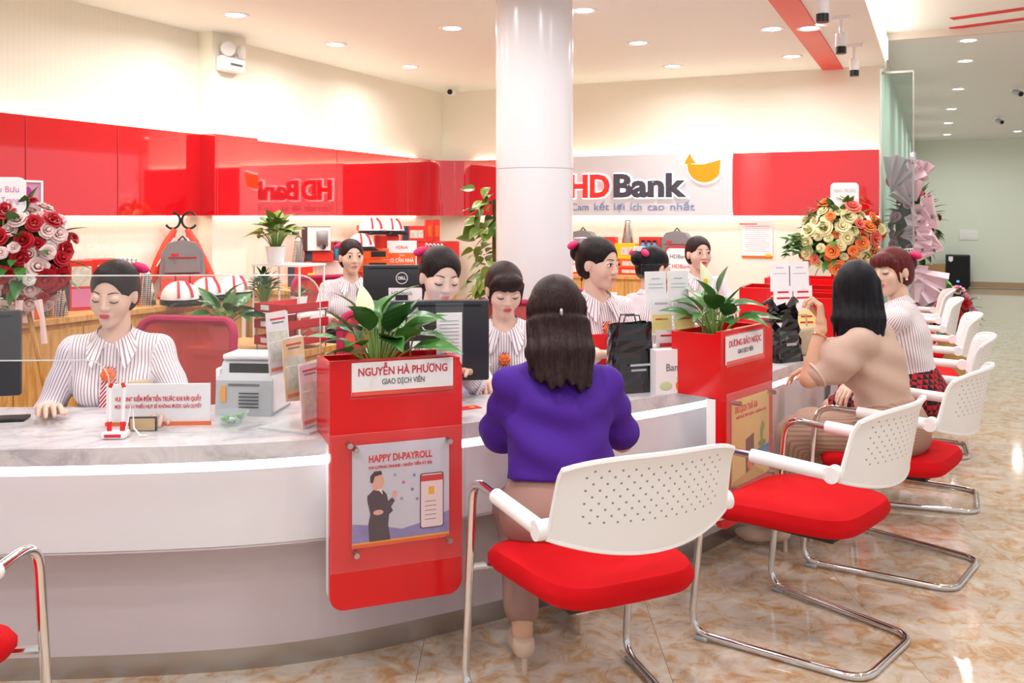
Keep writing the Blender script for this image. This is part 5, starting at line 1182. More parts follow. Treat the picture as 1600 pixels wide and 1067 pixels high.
text('headline', '02 CĂN NHÀ', 0.05, M_paper, ps, (0, -0.0095, hz * 0.46), wid=wz * 0.8, bold=0.001); text('bank_name', 'HDBank', 0.04, M_redp, ps, (0, -0.0075, hz * 0.82), wid=wz * 0.4); text('caption', 'TRÚNG', 0.02, M_paper, ps, (0, -0.0095, hz * 0.6), wid=wz * 0.2)
# goods on the back wall cabinet
GR = 'gifts below the bank sign'
def gr(px0, px1, py0, py1, label, name, mt, off=0.25, **k): return onbox(px0, px1, py0, py1, 'R', off, label, name, mt, rz=RB, group=GR, **k)
gr(962, 1002, 418, 436, 'row of clear jars in a red tray', 'jar_tray', M_boxred, z0=ZCB, panel=M_goodsp); gr(964, 1000, 404, 418, 'orange red box under the yellow box', 'gift_box', M_boxor, panel=M_goodsp); gr(963, 996, 380, 404, 'yellow printed box under the steel tumbler', 'gift_box', M_yellow, panel=M_goodsp)
q = rayR(981, 0.25); tumbler('studded steel tumbler on the yellow box below the bank sign', (q.x, q.y, PD(981, 380, q.y).z), 0.2, 0.055)
for k, (a, b_) in enumerate(((940, 964), (1000, 1034))):
    t, q, zt_ = gr(a, b_, 370, 436, ('red box with a blue bottle beside the yellow box and column', 'red box holding three blue bottles beside the backpack')[k], 'bottle_box', M_boxred, z0=ZCB, depth=0.1)
    for j in range(1 if k == 0 else 3): x = (j - (0 if k == 0 else 1)) * 0.055; bt = MB().lathe([(0.024, 0), (0.025, 0.09), (0.013, 0.11), (0.013, 0.12)], 14, c=(x, -0.07, zt_ - ZCB - 0.17)).build('blue_bottle', M_blue, t, True); MB().lathe([(0.015, 0.12), (0.015, 0.14)], 12, c=(x, -0.07, zt_ - ZCB - 0.17)).build('black_cap', M_black, bt, True)
q = rayR(1058, 0.2); backpack('grey backpack below the bank sign behind a white bank card', (q.x, q.y, ZCB), RB, 0.98, False)
q = rayR(911, 0.2); backpack('grey backpack beside the round column below the bank sign', (q.x, q.y, ZCB), RB, 0.98, False)
for k, px in enumerate((1061, 905)):
    q = rayR(px, 0.36); t = thing('photo_frame_sign', ('white bank name card with red border before the backpack', 'white bank name card with red border beside the column')[k], 'sign', (q.x, q.y, ZCB), RB)
    MB().prism(rrect(-0.13, 0.13, 0.0, 0.27, 0.04), 0.0, 0.012).build('red_border', M_redp, t); MB().prism(rrect(-0.115, 0.115, 0.015, 0.255, 0.035), -0.004, 0.0).build('white_card', M_paper, t)
    text('bank_name', 'HDBank', 0.05, M_greytext, t, (0, -0.006, 0.18), wid=0.17); text('bank_name', 'HDBank', 0.05, M_redp, t, (0.02, -0.006, 0.09), wid=0.17)
# notice on the back wall, framed certificate on the red band, wall socket
q = rayR(1183, 0.01); t = thing('wall_notice', 'white paper notice with orange foot taped to the back wall', 'notice', (q.x, q.y, 0), RB)
z0, z1 = PD(1183, 403, q.y).z, PD(1183, 344, q.y).z
box('sheet', (0, 0, (z0 + z1) / 2), (0.275, 0.004, z1 - z0), M_paper, t); box('orange_foot', (0, -0.0025, z0 + 0.01), (0.275, 0.002, 0.02), M_orange, t)
for k in range(14): box('print_line', (0 if k else -0.08, -0.0025, z1 - 0.035 - 0.019 * k), (0.22 if k % 4 else 0.16, 0.001, 0.004 if k else 0.009), M_redp if k < 2 else M_grey, t)
MB().ell((0.1, -0.004, z0 + 0.025), (0.03, 0.002, 0.014), 10, 6).build('fruit_print', M_yellow, t)
q = rayL(42, 0.085); t = thing('framed_certificate', 'white framed certificate with purple emblem hung on the red band', 'picture frame', (q.x, q.y, PD(42, 312, q.y).z), RB + PI / 2)
m = MB()
for c_, d_ in (((0, 0, 0.105), (0.2, 0.014, 0.012)), ((0, 0, -0.105), (0.2, 0.014, 0.012)), ((-0.094, 0, 0), (0.012, 0.014, 0.2)), ((0.094, 0, 0), (0.012, 0.014, 0.2))): m.box(c_, d_)
m.build('frame', M_paper, t); box('mat_board', (0, 0.004, 0), (0.18, 0.006, 0.2), mat('mauve_board', '#c78fa8', 0.4), t)
MB().prism(circ(0, 0.02, 0.035, 14, 0.055), -0.004, 0.0).build('emblem', mat('purple_print', '#a8288c', 0.4), t); box('caption_line', (0, -0.001, -0.06), (0.1, 0.002, 0.006), mat('mauve_text', '#8f3a60', 0.5), t)
q = rayL(335, 0.004); t = thing('wall_socket', 'white double socket on the ribbed wall behind the umbrella', 'socket', (q.x, q.y, PD(335, 405, q.y).z), RB + PI / 2)
box('plate', (0, 0, 0), (0.075, 0.012, 0.12), M_white, t, r=0.003)
for z in (-0.03, 0.03): box('outlet', (0, -0.007, z), (0.04, 0.004, 0.03), M_grey, t)
# ================================================================== plants
def leaf_mat(name, a, b_):
    m = mat(name, a, 0.32); nt = m.node_tree; b = nt.nodes['Principled BSDF']
    oi = nt.nodes.new('ShaderNodeObjectInfo'); r = ramp(nt, [(0.0, b_), (1.0, a)]); nt.links.new(oi.outputs['Random'], r.inputs[0])
    tc = nt.nodes.new('ShaderNodeTexCoord'); wv = nt.nodes.new('ShaderNodeTexWave'); wv.bands_direction = 'DIAGONAL'; wv.inputs['Scale'].default_value = 22; nt.links.new(tc.outputs['Object'], wv.inputs['Vector'])
    bp = nt.nodes.new('ShaderNodeBump'); bp.inputs['Strength'].default_value = 0.2; bp.inputs['Distance'].default_value = 0.003; nt.links.new(wv.outputs[1], bp.inputs['Height']); nt.links.new(bp.outputs[0], b.inputs['Normal'])
    nt.links.new(r.outputs[0], b.inputs['Base Color']); return m
M_leaf = leaf_mat('leaf_green', '#4f8a3c', '#2c5c2c'); M_leafy = leaf_mat('leaf_olive', '#8a9a3c', '#4f6e30'); M_stem = mat('plant_stem', '#7fa050', 0.5); M_spathe = mat('white_spathe', '#eef2d6', 0.45)
def leaf_mesh(name, L, W, droop, mt, n=8, cup=0.25, th=0.0006):
    vs = []; fs = []
    for i in range(n + 1):
        u = i / n; wv = W * (math.sin(PI * u ** 0.72) ** 0.9 if 0 < u < 1 else 0.02); y = L * u * (1 - 0.15 * droop * u); z = -droop * L * u * u * 0.6
        for k in (-1, -0.5, 0, 0.5, 1): vs.append((wv * k, y, z + cup * abs(k) * wv * 0.9))
    for i in range(n):
        for k in range(4): a = 5 * i + k; fs.append((a, a + 1, a + 6, a + 5))
    me = bpy.data.meshes.new(name); me.from_pydata(vs, [], fs); me.materials.append(mt); me.polygons.foreach_set('use_smooth', [True] * len(fs)); return me
LM = {'lily': [leaf_mesh('leaf', 0.17, 0.043, dr, M_leaf) for dr in (0.25, 0.6, 0.95)], 'pothos': [leaf_mesh('leaf', 0.10, 0.036, dr, M_leafy) for dr in (0.3, 0.8)], 'fine': [leaf_mesh('leaf', 0.07, 0.014, 0.4, M_leaf, 5)], 'fineo': [leaf_mesh('leaf', 0.06, 0.016, 0.4, M_leafy, 5)]}
def foliage(t, base, n, kind, rad, h, smin_=0.7, smax=1.15, stems=True, seed=1, az0=0, azr=2 * PI, el=(10, 70), stem_m=None):
    """stalks that fan out from base, each ending in its own leaf"""
    rn = random.Random(seed); m = MB()
    for k in range(n):
        az = az0 + azr * ((k * 0.618) % 1.0) + rn.uniform(-0.2, 0.2); f = math.sqrt((k + 0.5) / n)
        e = math.radians(el[1] + (el[0] - el[1]) * f + rn.uniform(-10, 10)); rr = rad * f * rn.uniform(0.45, 0.8); hh = h * (1 - 0.55 * f) * rn.uniform(0.75, 1.1)
        tip = Vector((rr * math.cos(az), rr * math.sin(az), hh)); b0 = Vector((0.25 * rr * math.cos(az), 0.25 * rr * math.sin(az), 0))
        if stems: m.tube([base + b0, base + (b0 + tip) * 0.5 + Vector((0, 0, hh * 0.12)), base + tip], 0.003, 5)
        o = link(rn.choice(LM[kind]), 'leaf', t, base + tip); sc = rn.uniform(smin_, smax); o.scale = (sc, sc, sc); o.rotation_euler = (Matrix.Rotation(az - PI / 2, 4, 'Z') @ Matrix.Rotation(e, 4, 'X') @ Matrix.Rotation(rn.uniform(-0.4, 0.4), 4, 'Y')).to_euler()
    if stems: m.build('stalks', stem_m or M_stem, t, True)
def spathe(t, p, h, az, s=1.0):
    m = MB().tube([p, p + Vector((0, 0, h * 0.6)), p + Vector((0.01, 0, h))], 0.003, 6); st = m.build('flower_stalk', M_stem, t, True)
    o = link(SPM, 'white_flower', t, p + Vector((0.01, 0, h - 0.005))); o.rotation_euler = (Matrix.Rotation(az, 4, 'Z') @ Matrix.Rotation(math.radians(78), 4, 'X')).to_euler(); o.scale = (s, s, s)
    MB().cyl(p + Vector((0.01, 0, h)), p + Vector((0.012, 0, h + 0.045 * s)), 0.006, n=8).build('spadix', M_yellow, st, True)
SPM = leaf_mesh('white_flower', 0.13, 0.032, 0.1, M_spathe, 8, 0.7)
# the planted boxes of the two red stands: the lilies stand in them as things of their own
for k, (st, L, seed, lb) in enumerate(((s1, L1, 3, 'large peace lily with white flower in the payroll stand planter'), (s2, L2, 8, 'leafy peace lily in the travel stand planter'))):
    R = Matrix.Rotation(st.rotation_euler[2], 3, 'Z'); p = Vector(st.location) + R @ Vector((L * 0.42, 0.125, 0.958))
    t = thing('peace_lily', lb, 'plant', p, 0, 'peace lilies in the red stands'); foliage(t, Vector((0, 0, 0)), 30 if k == 0 else 24, 'lily', 0.20 if k == 0 else 0.17, 0.20, 0.65, 1.05, seed=seed, el=(12, 78))
    spathe(t, Vector((-0.05, -0.01, 0)), 0.16 if k == 0 else 0.20, 0.5, 0.95 if k == 0 else 0.9)
    if k == 0: spathe(t, Vector((0.10, 0.05, 0)), 0.10, -0.4, 0.8)
def potted(label, p, r, h, kind, n, rad, fh, seed, sm=(0.7, 1.1), group='potted plants behind the counter', el=(5, 75)):
    t = thing('potted_plant', label, 'plant', p, 0, group)
    MB().lathe([(r * 0.72, 0), (r * 0.75, 0.004), (r, h * 0.96), (r, h), (r * 0.9, h), (r * 0.86, h * 0.9)], 24, cap=False).build('pot', M_white, t, True)
    MB().lathe([(0.001, h * 0.9), (r * 0.88, h * 0.9)], 20, cap=False).build('soil', M_soil, t)
    foliage(t, Vector((0, 0, h * 0.9)), n, kind, rad, fh, sm[0], sm[1], seed=seed, el=el); return t
potted('peace lily in a white pot on the low oak side cabinet', (-1.515, 4.86, 0.75), 0.066, 0.125, 'lily', 22, 0.16, 0.15, 5)
ps_ = thing('plant_rack', 'white metal plant rack with three shelves beside the red trays', 'rack', (-1.36, 5.66, 0), RB)
for z in (0.45, 0.86, 1.16): box('shelf', (0, 0, z - 0.008), (0.36, 0.26, 0.012), M_white, ps_)
for sx in (-1, 1):
    for sy in (-1, 1): MB().cyl((sx * 0.17, sy * 0.12, 0), (sx * 0.17, sy * 0.12, 1.155), 0.007, n=8).build('leg', M_white, ps_, True)
potted('bushy green plant in a white pot on top of the white rack', (-1.44, 5.66, 1.158), 0.062, 0.105, 'pothos', 34, 0.15, 0.2, 11, (0.8, 1.25))
potted('dense dark green plant on the middle shelf of the white rack', (-1.50, 5.62, 0.86), 0.055, 0.07, 'fine', 60, 0.10, 0.2, 12, (0.8, 1.2), el=(10, 85))
potted('short plant in a round white pot on the middle shelf of the rack', (-1.30, 5.66, 0.86), 0.052, 0.10, 'fine', 16, 0.06, 0.05, 13)
potted('spiky yellow green plant on the lowest shelf of the white rack', (-1.34, 5.64, 0.45), 0.06, 0.09, 'fineo', 40, 0.12, 0.26, 14, (1.0, 1.8))
cp = thing('climbing_plant', 'tall climbing plant in a floor pot beside the round column', 'plant', (-0.10, 5.72, 0), 0)
MB().lathe([(0.12, 0), (0.16, 0.3), (0.15, 0.3), (0.14, 0.27)], 24).build('pot', M_white, cp, True); MB().cyl((0, 0, 0.27), (0, 0, 1.55), 0.022, n=10).build('moss_pole', mat('moss_pole', '#6a5230', 0.95), cp, True)
rn = random.Random(4)
for k in range(90):
    z = 0.6 + 1.02 * k / 90 + rn.uniform(-0.03, 0.03); az = rn.uniform(0.6 * PI, 1.5 * PI); r_ = rn.uniform(0.02, 0.15)
    if 1.28 < z < 1.34 and rn.random() < 0.7: continue
    o = link(rn.choice(LM['pothos']), 'leaf', cp, (r_ * math.cos(az), r_ * math.sin(az), z)); q = rn.uniform(0.8, 1.3); o.scale = (q, q, q); o.rotation_euler = (Matrix.Rotation(az - PI / 2, 4, 'Z') @ Matrix.Rotation(rn.uniform(-0.9, 0.4), 4, 'X') @ Matrix.Rotation(rn.uniform(-0.8, 0.8), 4, 'Y')).to_euler()
# red letter trays on the low cabinet
tr = thing('letter_trays', 'three tier red letter tray with white grids on the low cabinet', 'letter tray', (-1.17, 4.93, 0.75), RB - 0.15)
for k in range(3):
    y = MB().box((0, 0, 0.03 + 0.085 * k), (0.24, 0.3, 0.006)).box((-0.118, 0, 0.05 + 0.085 * k), (0.004, 0.3, 0.045)).box((0.118, 0, 0.05 + 0.085 * k), (0.004, 0.3, 0.045)).box((0, -0.148, 0.05 + 0.085 * k), (0.24, 0.004, 0.045)).build('tray', mat('tray_red', '#c41c2c', 0.35), tr)
    MB().box((-0.04, -0.151, 0.052 + 0.085 * k), (0.06, 0.002, 0.026)).build('grid_print', M_paper, y)
for sx in (-1, 1):
    for sy in (-1, 1): MB().cyl((sx * 0.11, sy * 0.14, 0), (sx * 0.11, sy * 0.14, 0.2), 0.004, n=6).build('spacer_rod', M_steel, tr, True)
pp_ = MB().box((0, 0, 0), (0.2, 0.27, 0.004)).build('paper_sheet', M_paper, None, loc=(-1.15, 4.94, 0.75 + 0.207), rz=RB - 0.3); tag(pp_, 'white paper sheet on the top red letter tray', 'paper')

# ================================================================== flower stands
def rose_mesh(name, mt, n1=5):
    vs = []; fs = []
    for ring, (cnt, r0, r1, zt, open_) in enumerate(((3, 0.10, 0.22, 0.62, 0.1), (5, 0.2, 0.5, 0.58, 0.3), (6, 0.3, 0.82, 0.42, 0.55), (7, 0.35, 1.0, 0.2, 0.8))):
        for k in range(cnt):
            a0 = 2 * PI * (k + 0.37 * ring) / cnt; hw = PI / cnt * 1.35; o = len(vs)
            for i in range(4):
                u = i / 3; rr = r0 + (r1 - r0) * u ** (1.0 - 0.3 * open_); z = zt * math.sin(u * PI / 2) - (0.12 * u * u * open_)
                for j in (-1, 0, 1): a = a0 + hw * j * (0.55 + 0.45 * math.sin(PI * (0.15 + 0.7 * u))); q = rr * (1 - 0.06 * j * j); vs.append((q * math.cos(a), q * math.sin(a), z - 0.06 * j * j * u))
            for i in range(3):
                for j in range(2): b = o + 3 * i + j; fs.append((b, b + 1, b + 4, b + 3))
    bud = MB().ell((0, 0, 0.34), (0.2, 0.2, 0.3), 8, 6); o = len(vs); vs += bud.v; fs += [tuple(i + o for i in f) for f in bud.f]
    me = bpy.data.meshes.new(name); me.from_pydata(vs, [], fs); me.materials.append(mt); me.polygons.foreach_set('use_smooth', [True] * len(fs)); return me
RM = {k: rose_mesh(n_, mat('petal_' + k, c, 0.6, noise=0.12, nscale=3)) for k, (n_, c) in {'red': ('red_rose', '#b80f22'), 'blush': ('blush_rose', '#f3d6d2'), 'white': ('white_rose', '#f6f0ea'), 'cream': ('cream_rose', '#f7edb8'), 'orange': ('orange_rose', '#f58a4a'), 'coral': ('coral_rose', '#f2786a'), 'pink': ('pink_rose', '#f0a6bc')}.items()}
def bouquet(t, c, rx, rz, cols, n, size, seed, greens=30, gk='fine', rel=0.55):
    rn = random.Random(seed)
    MB().ell(c, (rx * 0.72, rx * rel * 0.8, rz * 0.78), 16, 10).build('foam_core', mat('floral_foam', '#2f4a24', 0.9), t, True)
    for k in range(n):
        zf = 1 - 2 * (k + 0.5) / n; az = k * 2.39996; rr = math.sqrt(1 - zf * zf); d = Vector((rr * math.cos(az), rr * math.sin(az), zf))
        if d.y > 0.55: continue
        jt = rn.uniform(0.80, 1.16); o = link(RM[rn.choice(cols)], 'bloom', t, Vector(c) + Vector((d.x * rx * 0.86 * jt, d.y * rx * rel * jt, d.z * rz * 0.9 * jt + rn.uniform(-0.02, 0.02)))); q = size * rn.uniform(0.65, 1.3); o.scale = (q, q, q)
        o.rotation_euler = Vector((d.x + rn.uniform(-0.4, 0.4), d.y * 1.4 - 0.25, d.z + 0.15 + rn.uniform(-0.4, 0.4))).to_track_quat('Z', 'Y').to_euler()
    for k in range(greens):
        zf = rn.uniform(-1, 1); az = rn.uniform(0, 2 * PI); rr = math.sqrt(1 - zf * zf); d = Vector((rr * math.cos(az), rr * math.sin(az), zf))
        o = link(rn.choice(LM[gk]), 'leaf', t, Vector(c) + Vector((d.x * rx * 0.8, d.y * rx * rel * 0.9, d.z * rz * 0.85))); o.rotation_euler = d.to_track_quat('Y', 'Z').to_euler(); q = rn.uniform(1.2, 2.2); o.scale = (q, q, q)
def tripod(t, z, mt):
    for k in range(3): a = 2 * PI * k / 3 + 0.5; MB().tube([(0.05 * math.cos(a), 0.05 * math.sin(a), z), (0.24 * math.cos(a), 0.24 * math.sin(a), 0.0)], 0.012, 8).build('leg', mt, t, True)
def card(t, x, y, z, w_, h_, lines, mt=None):
    c_ = MB().prism(rrect(x - w_ / 2, x + w_ / 2, z, z + h_, 0.035, 5), y, y + 0.008).build('greeting_card', mt or M_paper, t)
    for k, (s_, ww, mm) in enumerate(lines): text('card_text', s_, 0.04, mm, c_, (x, y - 0.001, z + h_ * (0.66 - 0.3 * k)), wid=w_ * ww)
    MB().cyl((x, y + 0.01, z + 0.05), (x, y + 0.02, z - 0.25), 0.005, n=6).build('card_stick', M_wood, t)
# red and white basket by the left cabinets
t = thing('flower_stand', 'red and white rose arrangement on a stand beside the oak cabinets', 'flowers', (-2.36, 4.42, 0), 0.2); tripod(t, 1.0, M_wood)
bouquet(t, (0, 0, 1.26), 0.26, 0.27, ['red', 'red', 'blush', 'white', 'red', 'blush'], 150, 0.046, 21, 30)
card(t, -0.03, -0.10, 1.46, 0.2, 0.17, (('Hữu Bưu', 0.7, M_pinkp), ('Nha Trang', 0.7, M_pinkp)))
for sx in (-1, 1): MB().tube([(0.04 * sx + 0.1, -0.16, 1.06), (0.05 * sx + 0.11, -0.17, 0.98), (0.07 * sx + 0.10, -0.17, 0.86)], [0.02, 0.012, 0.016], 6).build('ribbon_tail', mat('pale_ribbon', '#f0d0cc', 0.5), t, True)
# orange and cream stand in front of the back wall
q = rayR(1314, 0.48); t = thing('flower_stand', 'orange and cream rose stand with white card before the red band', 'flowers', (q.x, q.y, 0), RB * 0.6); tripod(t, 0.95, M_wood)
zc_ = PD(1314, 372, q.y).z
bouquet(t, (0, 0, zc_), 0.34, 0.33, ['cream', 'cream', 'orange', 'coral', 'cream', 'orange'], 120, 0.060, 22, 110)
rn = random.Random(9)
for k in range(70):
    u = rn.random(); o = link(LM['fine'][0], 'leaf', t, (-0.22 - 0.2 * u, -0.05 + rn.uniform(-0.08, 0.08), zc_ + 0.02 - 0.12 * u + rn.uniform(-0.09, 0.09))); o.scale = (1.3,) * 3; o.rotation_euler = (rn.uniform(-0.6, 0.6), rn.uniform(-0.6, 0.6), PI / 2 + rn.uniform(-0.9, 0.9))
card(t, 0.02, -0.10, PD(1314, 318, q.y).z - 0.03, 0.22, 0.2, (('TRÂN TRỌNG', 0.8, M_grey), ('CHÚC MỪNG', 0.6, M_grey)))
# pink wrapped stand in the hall
qx = PD(1424, 372, 8.45); t = thing('flower_stand', 'tall flower stand wrapped in pink paper beside the glass partition', 'flowers', (qx.x, qx.y, 0), -0.2); tripod(t, 0.8, M_wood)
bouquet(t, (0.02, 0, 1.36), 0.22, 0.36, ['red', 'pink', 'pink'], 34, 0.055, 23, 120)
M_wrap = mat('pink_wrap', '#f7dbe5', 0.55)
rn = random.Random(31)
for k, (x, z, s_, ro) in enumerate(((-0.2, 1.66, 0.26, 0.5), (0.0, 1.52, 0.2, -0.4), (-0.12, 1.26, 0.2, 1.3), (0.2, 1.34, 0.24, -0.9), (0.25, 1.15, 0.24, -1.3), (0.12, 1.0, 0.28, -2.2), (-0.1, 0.98, 0.3, 2.4), (0.18, 0.8, 0.26, -2.8), (0.0, 0.78, 0.26, 3.1), (0.0, 1.72, 0.18, 0.1))):
    s_ *= 1.25; vs = []; n_ = 8                                               # a pleated fan of paper
    for i in range(n_ + 1):
        a = -0.75 + 1.5 * i / n_; fold_ = 0.03 * (-1) ** i
        vs += [(0, -0.12, 0), (math.sin(a) * s_ * 0.6, -0.16 + fold_, math.cos(a) * s_ * 0.6), (math.sin(a) * s_, -0.22 + fold_ * 1.6, math.cos(a) * s_ * (1 + 0.05 * (-1) ** i))]
    fs = [(3 * i + j, 3 * i + 3 + j, 3 * i + 4 + j, 3 * i + 1 + j) for i in range(n_) for j in range(2)]
    MB().add(vs, fs, Matrix.Translation((x, 0, z)) @ Matrix.Rotation(ro, 4, 'Y')).build('paper_fan', M_wrap, t, True)
MB().lathe([(0.10, 0.35), (0.13, 0.6), (0.2, 0.85)], 14, cap=False).build('paper_skirt', M_wrap, t, True)
t = thing('low_bouquet', 'small pink and red bouquet on the floor behind the last visitor chair', 'flowers', (3.80, 8.0, 0), 0); MB().lathe([(0.09, 0), (0.13, 0.45), (0.12, 0.45)], 16).build('basket', mat('basket_cane', '#c79a5c', 0.8), t, True)
bouquet(t, (0, 0, 0.62), 0.19, 0.22, ['pink', 'red', 'pink'], 30, 0.05, 24, 40)
ov = PD(1402, 282, 8.80); t = thing('oval_banner', 'red oval opening banner with yellow letters behind the glass', 'banner', (ov.x, ov.y, 0), -0.35)
MB().prism(circ(0, ov.z, 0.105, 28, 0.088), -0.006, 0.006).build('oval_board', mat('banner_pink', '#e8a2b0', 0.5), t); MB().prism(circ(0, ov.z, 0.097, 28, 0.08), -0.009, -0.006).build('red_field', M_redp, t)
text('banner_text', 'KHAI TRƯƠNG', 0.035, M_yellow, t, (0, -0.0105, ov.z + 0.02), wid=0.16); text('banner_text', 'HỒNG PHÁT', 0.035, M_yellow, t, (0, -0.0105, ov.z - 0.03), wid=0.13)
MB().cyl((0, 0.01, 0), (0, 0.01, ov.z + 0.1), 0.006, n=8).build('pole', M_steel, t, True); MB().lathe([(0.08, 0), (0.08, 0.02)], 18).build('foot', M_steel, t)

# ================================================================== things on the counter
def monitor(label, p, rz, w_=0.49, h_=0.30, z0=0.11, screen=None, sticker=False):
    """local -y is the back of the screen"""
    t = thing('monitor', label, 'monitor', p, rz, 'dark office monitors')
    b = MB().rbox((0, 0, z0 + h_ / 2), (w_, 0.03, h_), 0.008, 2).build('housing', M_dark, t, True)
    MB().box((0, -0.016, z0 + h_ - 0.018), (w_ * 0.86, 0.003, 0.006)).build('vent_slot', M_black, b)
    MB().box((0, 0.0155, z0 + h_ / 2), (w_ - 0.02, 0.002, h_ - 0.02)).build('screen', screen or mat('screen_glow', '#8fb4dc', emit=0.5), t)
    lg = MB().tube([(0.032 * math.cos(2 * PI * k / 24), -0.0165, z0 + h_ * 0.72 + 0.032 * math.sin(2 * PI * k / 24)) for k in range(24)], 0.0022, 6, closed=True).build('logo_ring', M_paper, b, True)
    text('logo', 'DELL', 0.024, M_paper, b, (0, -0.017, z0 + h_ * 0.72), wid=0.044, bold=0.0008)
    MB().box((0, -0.03, z0 * 0.5 + 0.05), (0.07, 0.03, z0 + 0.1)).build('neck', M_dark, t); MB().rbox((0, -0.01, 0.008), (0.22, 0.18, 0.014), 0.004, 2).build('base', M_dark, t, True)
    if sticker:
        s_ = MB().box((0.02, -0.0165, z0 + h_ * 0.36), (0.19, 0.002, 0.085)).build('sticker', M_paper, t); text('bank_name', 'HDBank', 0.035, M_greytext, s_, (0.0, -0.018, z0 + h_ * 0.40), wid=0.12); MB().box((0.02, -0.018, z0 + h_ * 0.36 - 0.038), (0.19, 0.001, 0.01)).build('orange_edge', M_orange, s_)
    return t
p = PD(672, 600, 3.46); monitor('large dark monitor back beside the peace lily', (p.x, p.y, ZT), 0.10, 0.44, 0.30, 0.075, sticker=True)
p = PD(628, 480, 5.3); monitor('smaller dark monitor with bank sticker on the inner desk', (p.x, p.y, 0.75), 0.08, 0.44, 0.27, 0.15, sticker=True)
p = PD(1236, 470, 5.75); monitor('dark monitor turned edge-on between the far planter stands', (p.x, p.y, ZT), 1.0, 0.42, 0.28, 0.1)
monitor('dark monitor back standing next to the flat black phone', (-1.86, 3.10, ZT), 0.3, 0.40, 0.29, 0.08, mat('colour_screen', '#5a7fb8', emit=0.3, noise=0.4, nscale=12))
# acrylic screen with an arched pass-through
A_, B_ = Vector((-2.35, 2.90, ZT)), Vector((-0.615, 2.975, ZT)); L = (B_ - A_).length
t = thing('acrylic_screen', 'clear acrylic counter screen with an arched cut-out before the left teller', 'screen', A_, math.atan2(B_.y - A_.y, B_.x - A_.x))
hs, xc, hcut, r_ = 0.50, L - 0.665, 0.232, 0.07
out = [(0, hs), (0, hcut)] + [(xc - r_ + r_ * math.sin(a), hcut - r_ + r_ * math.cos(a)) for a in [PI / 2 * k / 6 for k in range(7)]] + [(xc, 0), (L, 0)] + [(L - r_ + r_ * math.cos(a), hs - r_ + r_ * math.sin(a)) for a in [PI / 2 * k / 6 for k in range(7)]]
MB().prism(out, -0.003, 0.003).build('sheet', M_acr, t)
MB().tube([(x, 0, z) for x, z in out], 0.0026, 6, closed=True).build('edge_highlight', M_acre, t, True)  # tube added along the outline to draw the sheet's edge highlight
# cash counting sign
p = P(248, 664, ZT); t = thing('counter_sign', 'white counter sign asking to count cash before leaving', 'sign', p, 0.06)
box('board', (0, 0, 0.068), (0.335, 0.008, 0.136), M_paper, t); box('orange_foot', (0, -0.004, 0.006), (0.34, 0.012, 0.012), M_orange, t); box('support', (0, 0.03, 0.03), (0.12, 0.06, 0.006), M_acre, t)
text('line', 'VUI LÒNG KIỂM ĐẾM TIỀN TRƯỚC KHI RỜI QUẦY', 0.02, M_redp, t, (0, -0.005, 0.086), wid=0.28, bold=0.0004); text('line', 'MỌI KHOẢN THIẾU HỤT SẼ KHÔNG ĐƯỢC GIẢI QUYẾT', 0.016, M_redp, t, (0, -0.005, 0.062), wid=0.28, bold=0.0002)
p = P(224, 673, ZT); t = thing('small_plaque', 'small gold plaque in a dark frame before the counter sign', 'plaque', p, 0.05)
MB().box((0, 0, 0.022), (0.085, 0.012, 0.046)).build('frame', M_dark, t); MB().box((0, -0.007, 0.022), (0.077, 0.003, 0.038)).build('gold_face', mat('gold_plate', '#d9b98a', 0.35, metal=0.4), t)
p = P(181, 684, ZT); t = thing('pen_stand', 'white counter pen stand with two red tipped pens', 'pen stand', p, 0.05)
MB().rbox((0, 0, 0.011), (0.075, 0.055, 0.022), 0.008, 2).build('base', M_white, t, True); box('red_label', (0, -0.0285, 0.012), (0.05, 0.002, 0.009), M_redp, t)
for sx in (-1, 1):
    pn = MB().cyl((sx * 0.02, 0, 0.02), (sx * 0.022, 0.01, 0.155), 0.0055, n=10).build('pen', M_white, t, True); MB().cyl((sx * 0.022, 0.01, 0.155), (sx * 0.016, 0.012, 0.168), 0.006, n=8).build('red_tip', M_redp, pn, True); MB().cyl((sx * 0.02, 0, 0.022), (sx * 0.0204, 0.002, 0.05), 0.0075, n=10).build('red_socket', M_redp, pn, True)
MB().tube([(0.03, 0, 0.02), (0.05, 0.0, 0.12), (0.055, 0.0, 0.03), (0.075, 0, 0.006), (0.09, 0.01, 0.004)], 0.003, 6).build('cord', M_white, t, True)
# banknote counter
p = P(384, 650, ZT); t = thing('banknote_counter', 'grey and white banknote counting machine beside the sign', 'money counter', p + Vector((0, 0.1, 0)), -0.1)
MB().add([(-0.1, -0.1, 0), (0.1, -0.1, 0), (0.1, 0.1, 0), (-0.1, 0.1, 0), (-0.1, -0.09, 0.12), (0.1, -0.09, 0.12), (0.1, 0.09, 0.185), (-0.1, 0.09, 0.185), (-0.1, -0.02, 0.185), (0.1, -0.02, 0.185)], [(0, 3, 2, 1), (0, 1, 5, 4), (4, 5, 9, 8), (8, 9, 6, 7), (2, 3, 7, 6), (0, 4, 8, 7, 3), (1, 2, 6, 9, 5)]).build('housing', M_grey, t)
MB().rbox((0, 0.03, 0.192), (0.205, 0.13, 0.02), 0.008, 2).build('white_lid', M_white, t, True); MB().box((0.012, -0.0605, 0.15), (0.15, 0.01, 0.05), Matrix.Rotation(0.0, 4, 'X')).build('dark_window', M_black, t); MB().box((-0.07, -0.1, 0.075), (0.016, 0.004, 0.055)).build('orange_label', mat('amber_label', '#f0a030', 0.5), t)
for k in range(5): MB().box((0.02, -0.1, 0.03 + 0.012 * k), (0.07, 0.003, 0.004)).build('vent', M_dark, t)
MB().box((0, -0.092, 0.105), (0.11, 0.003, 0.008)).build('printed_name', M_greytext, t)
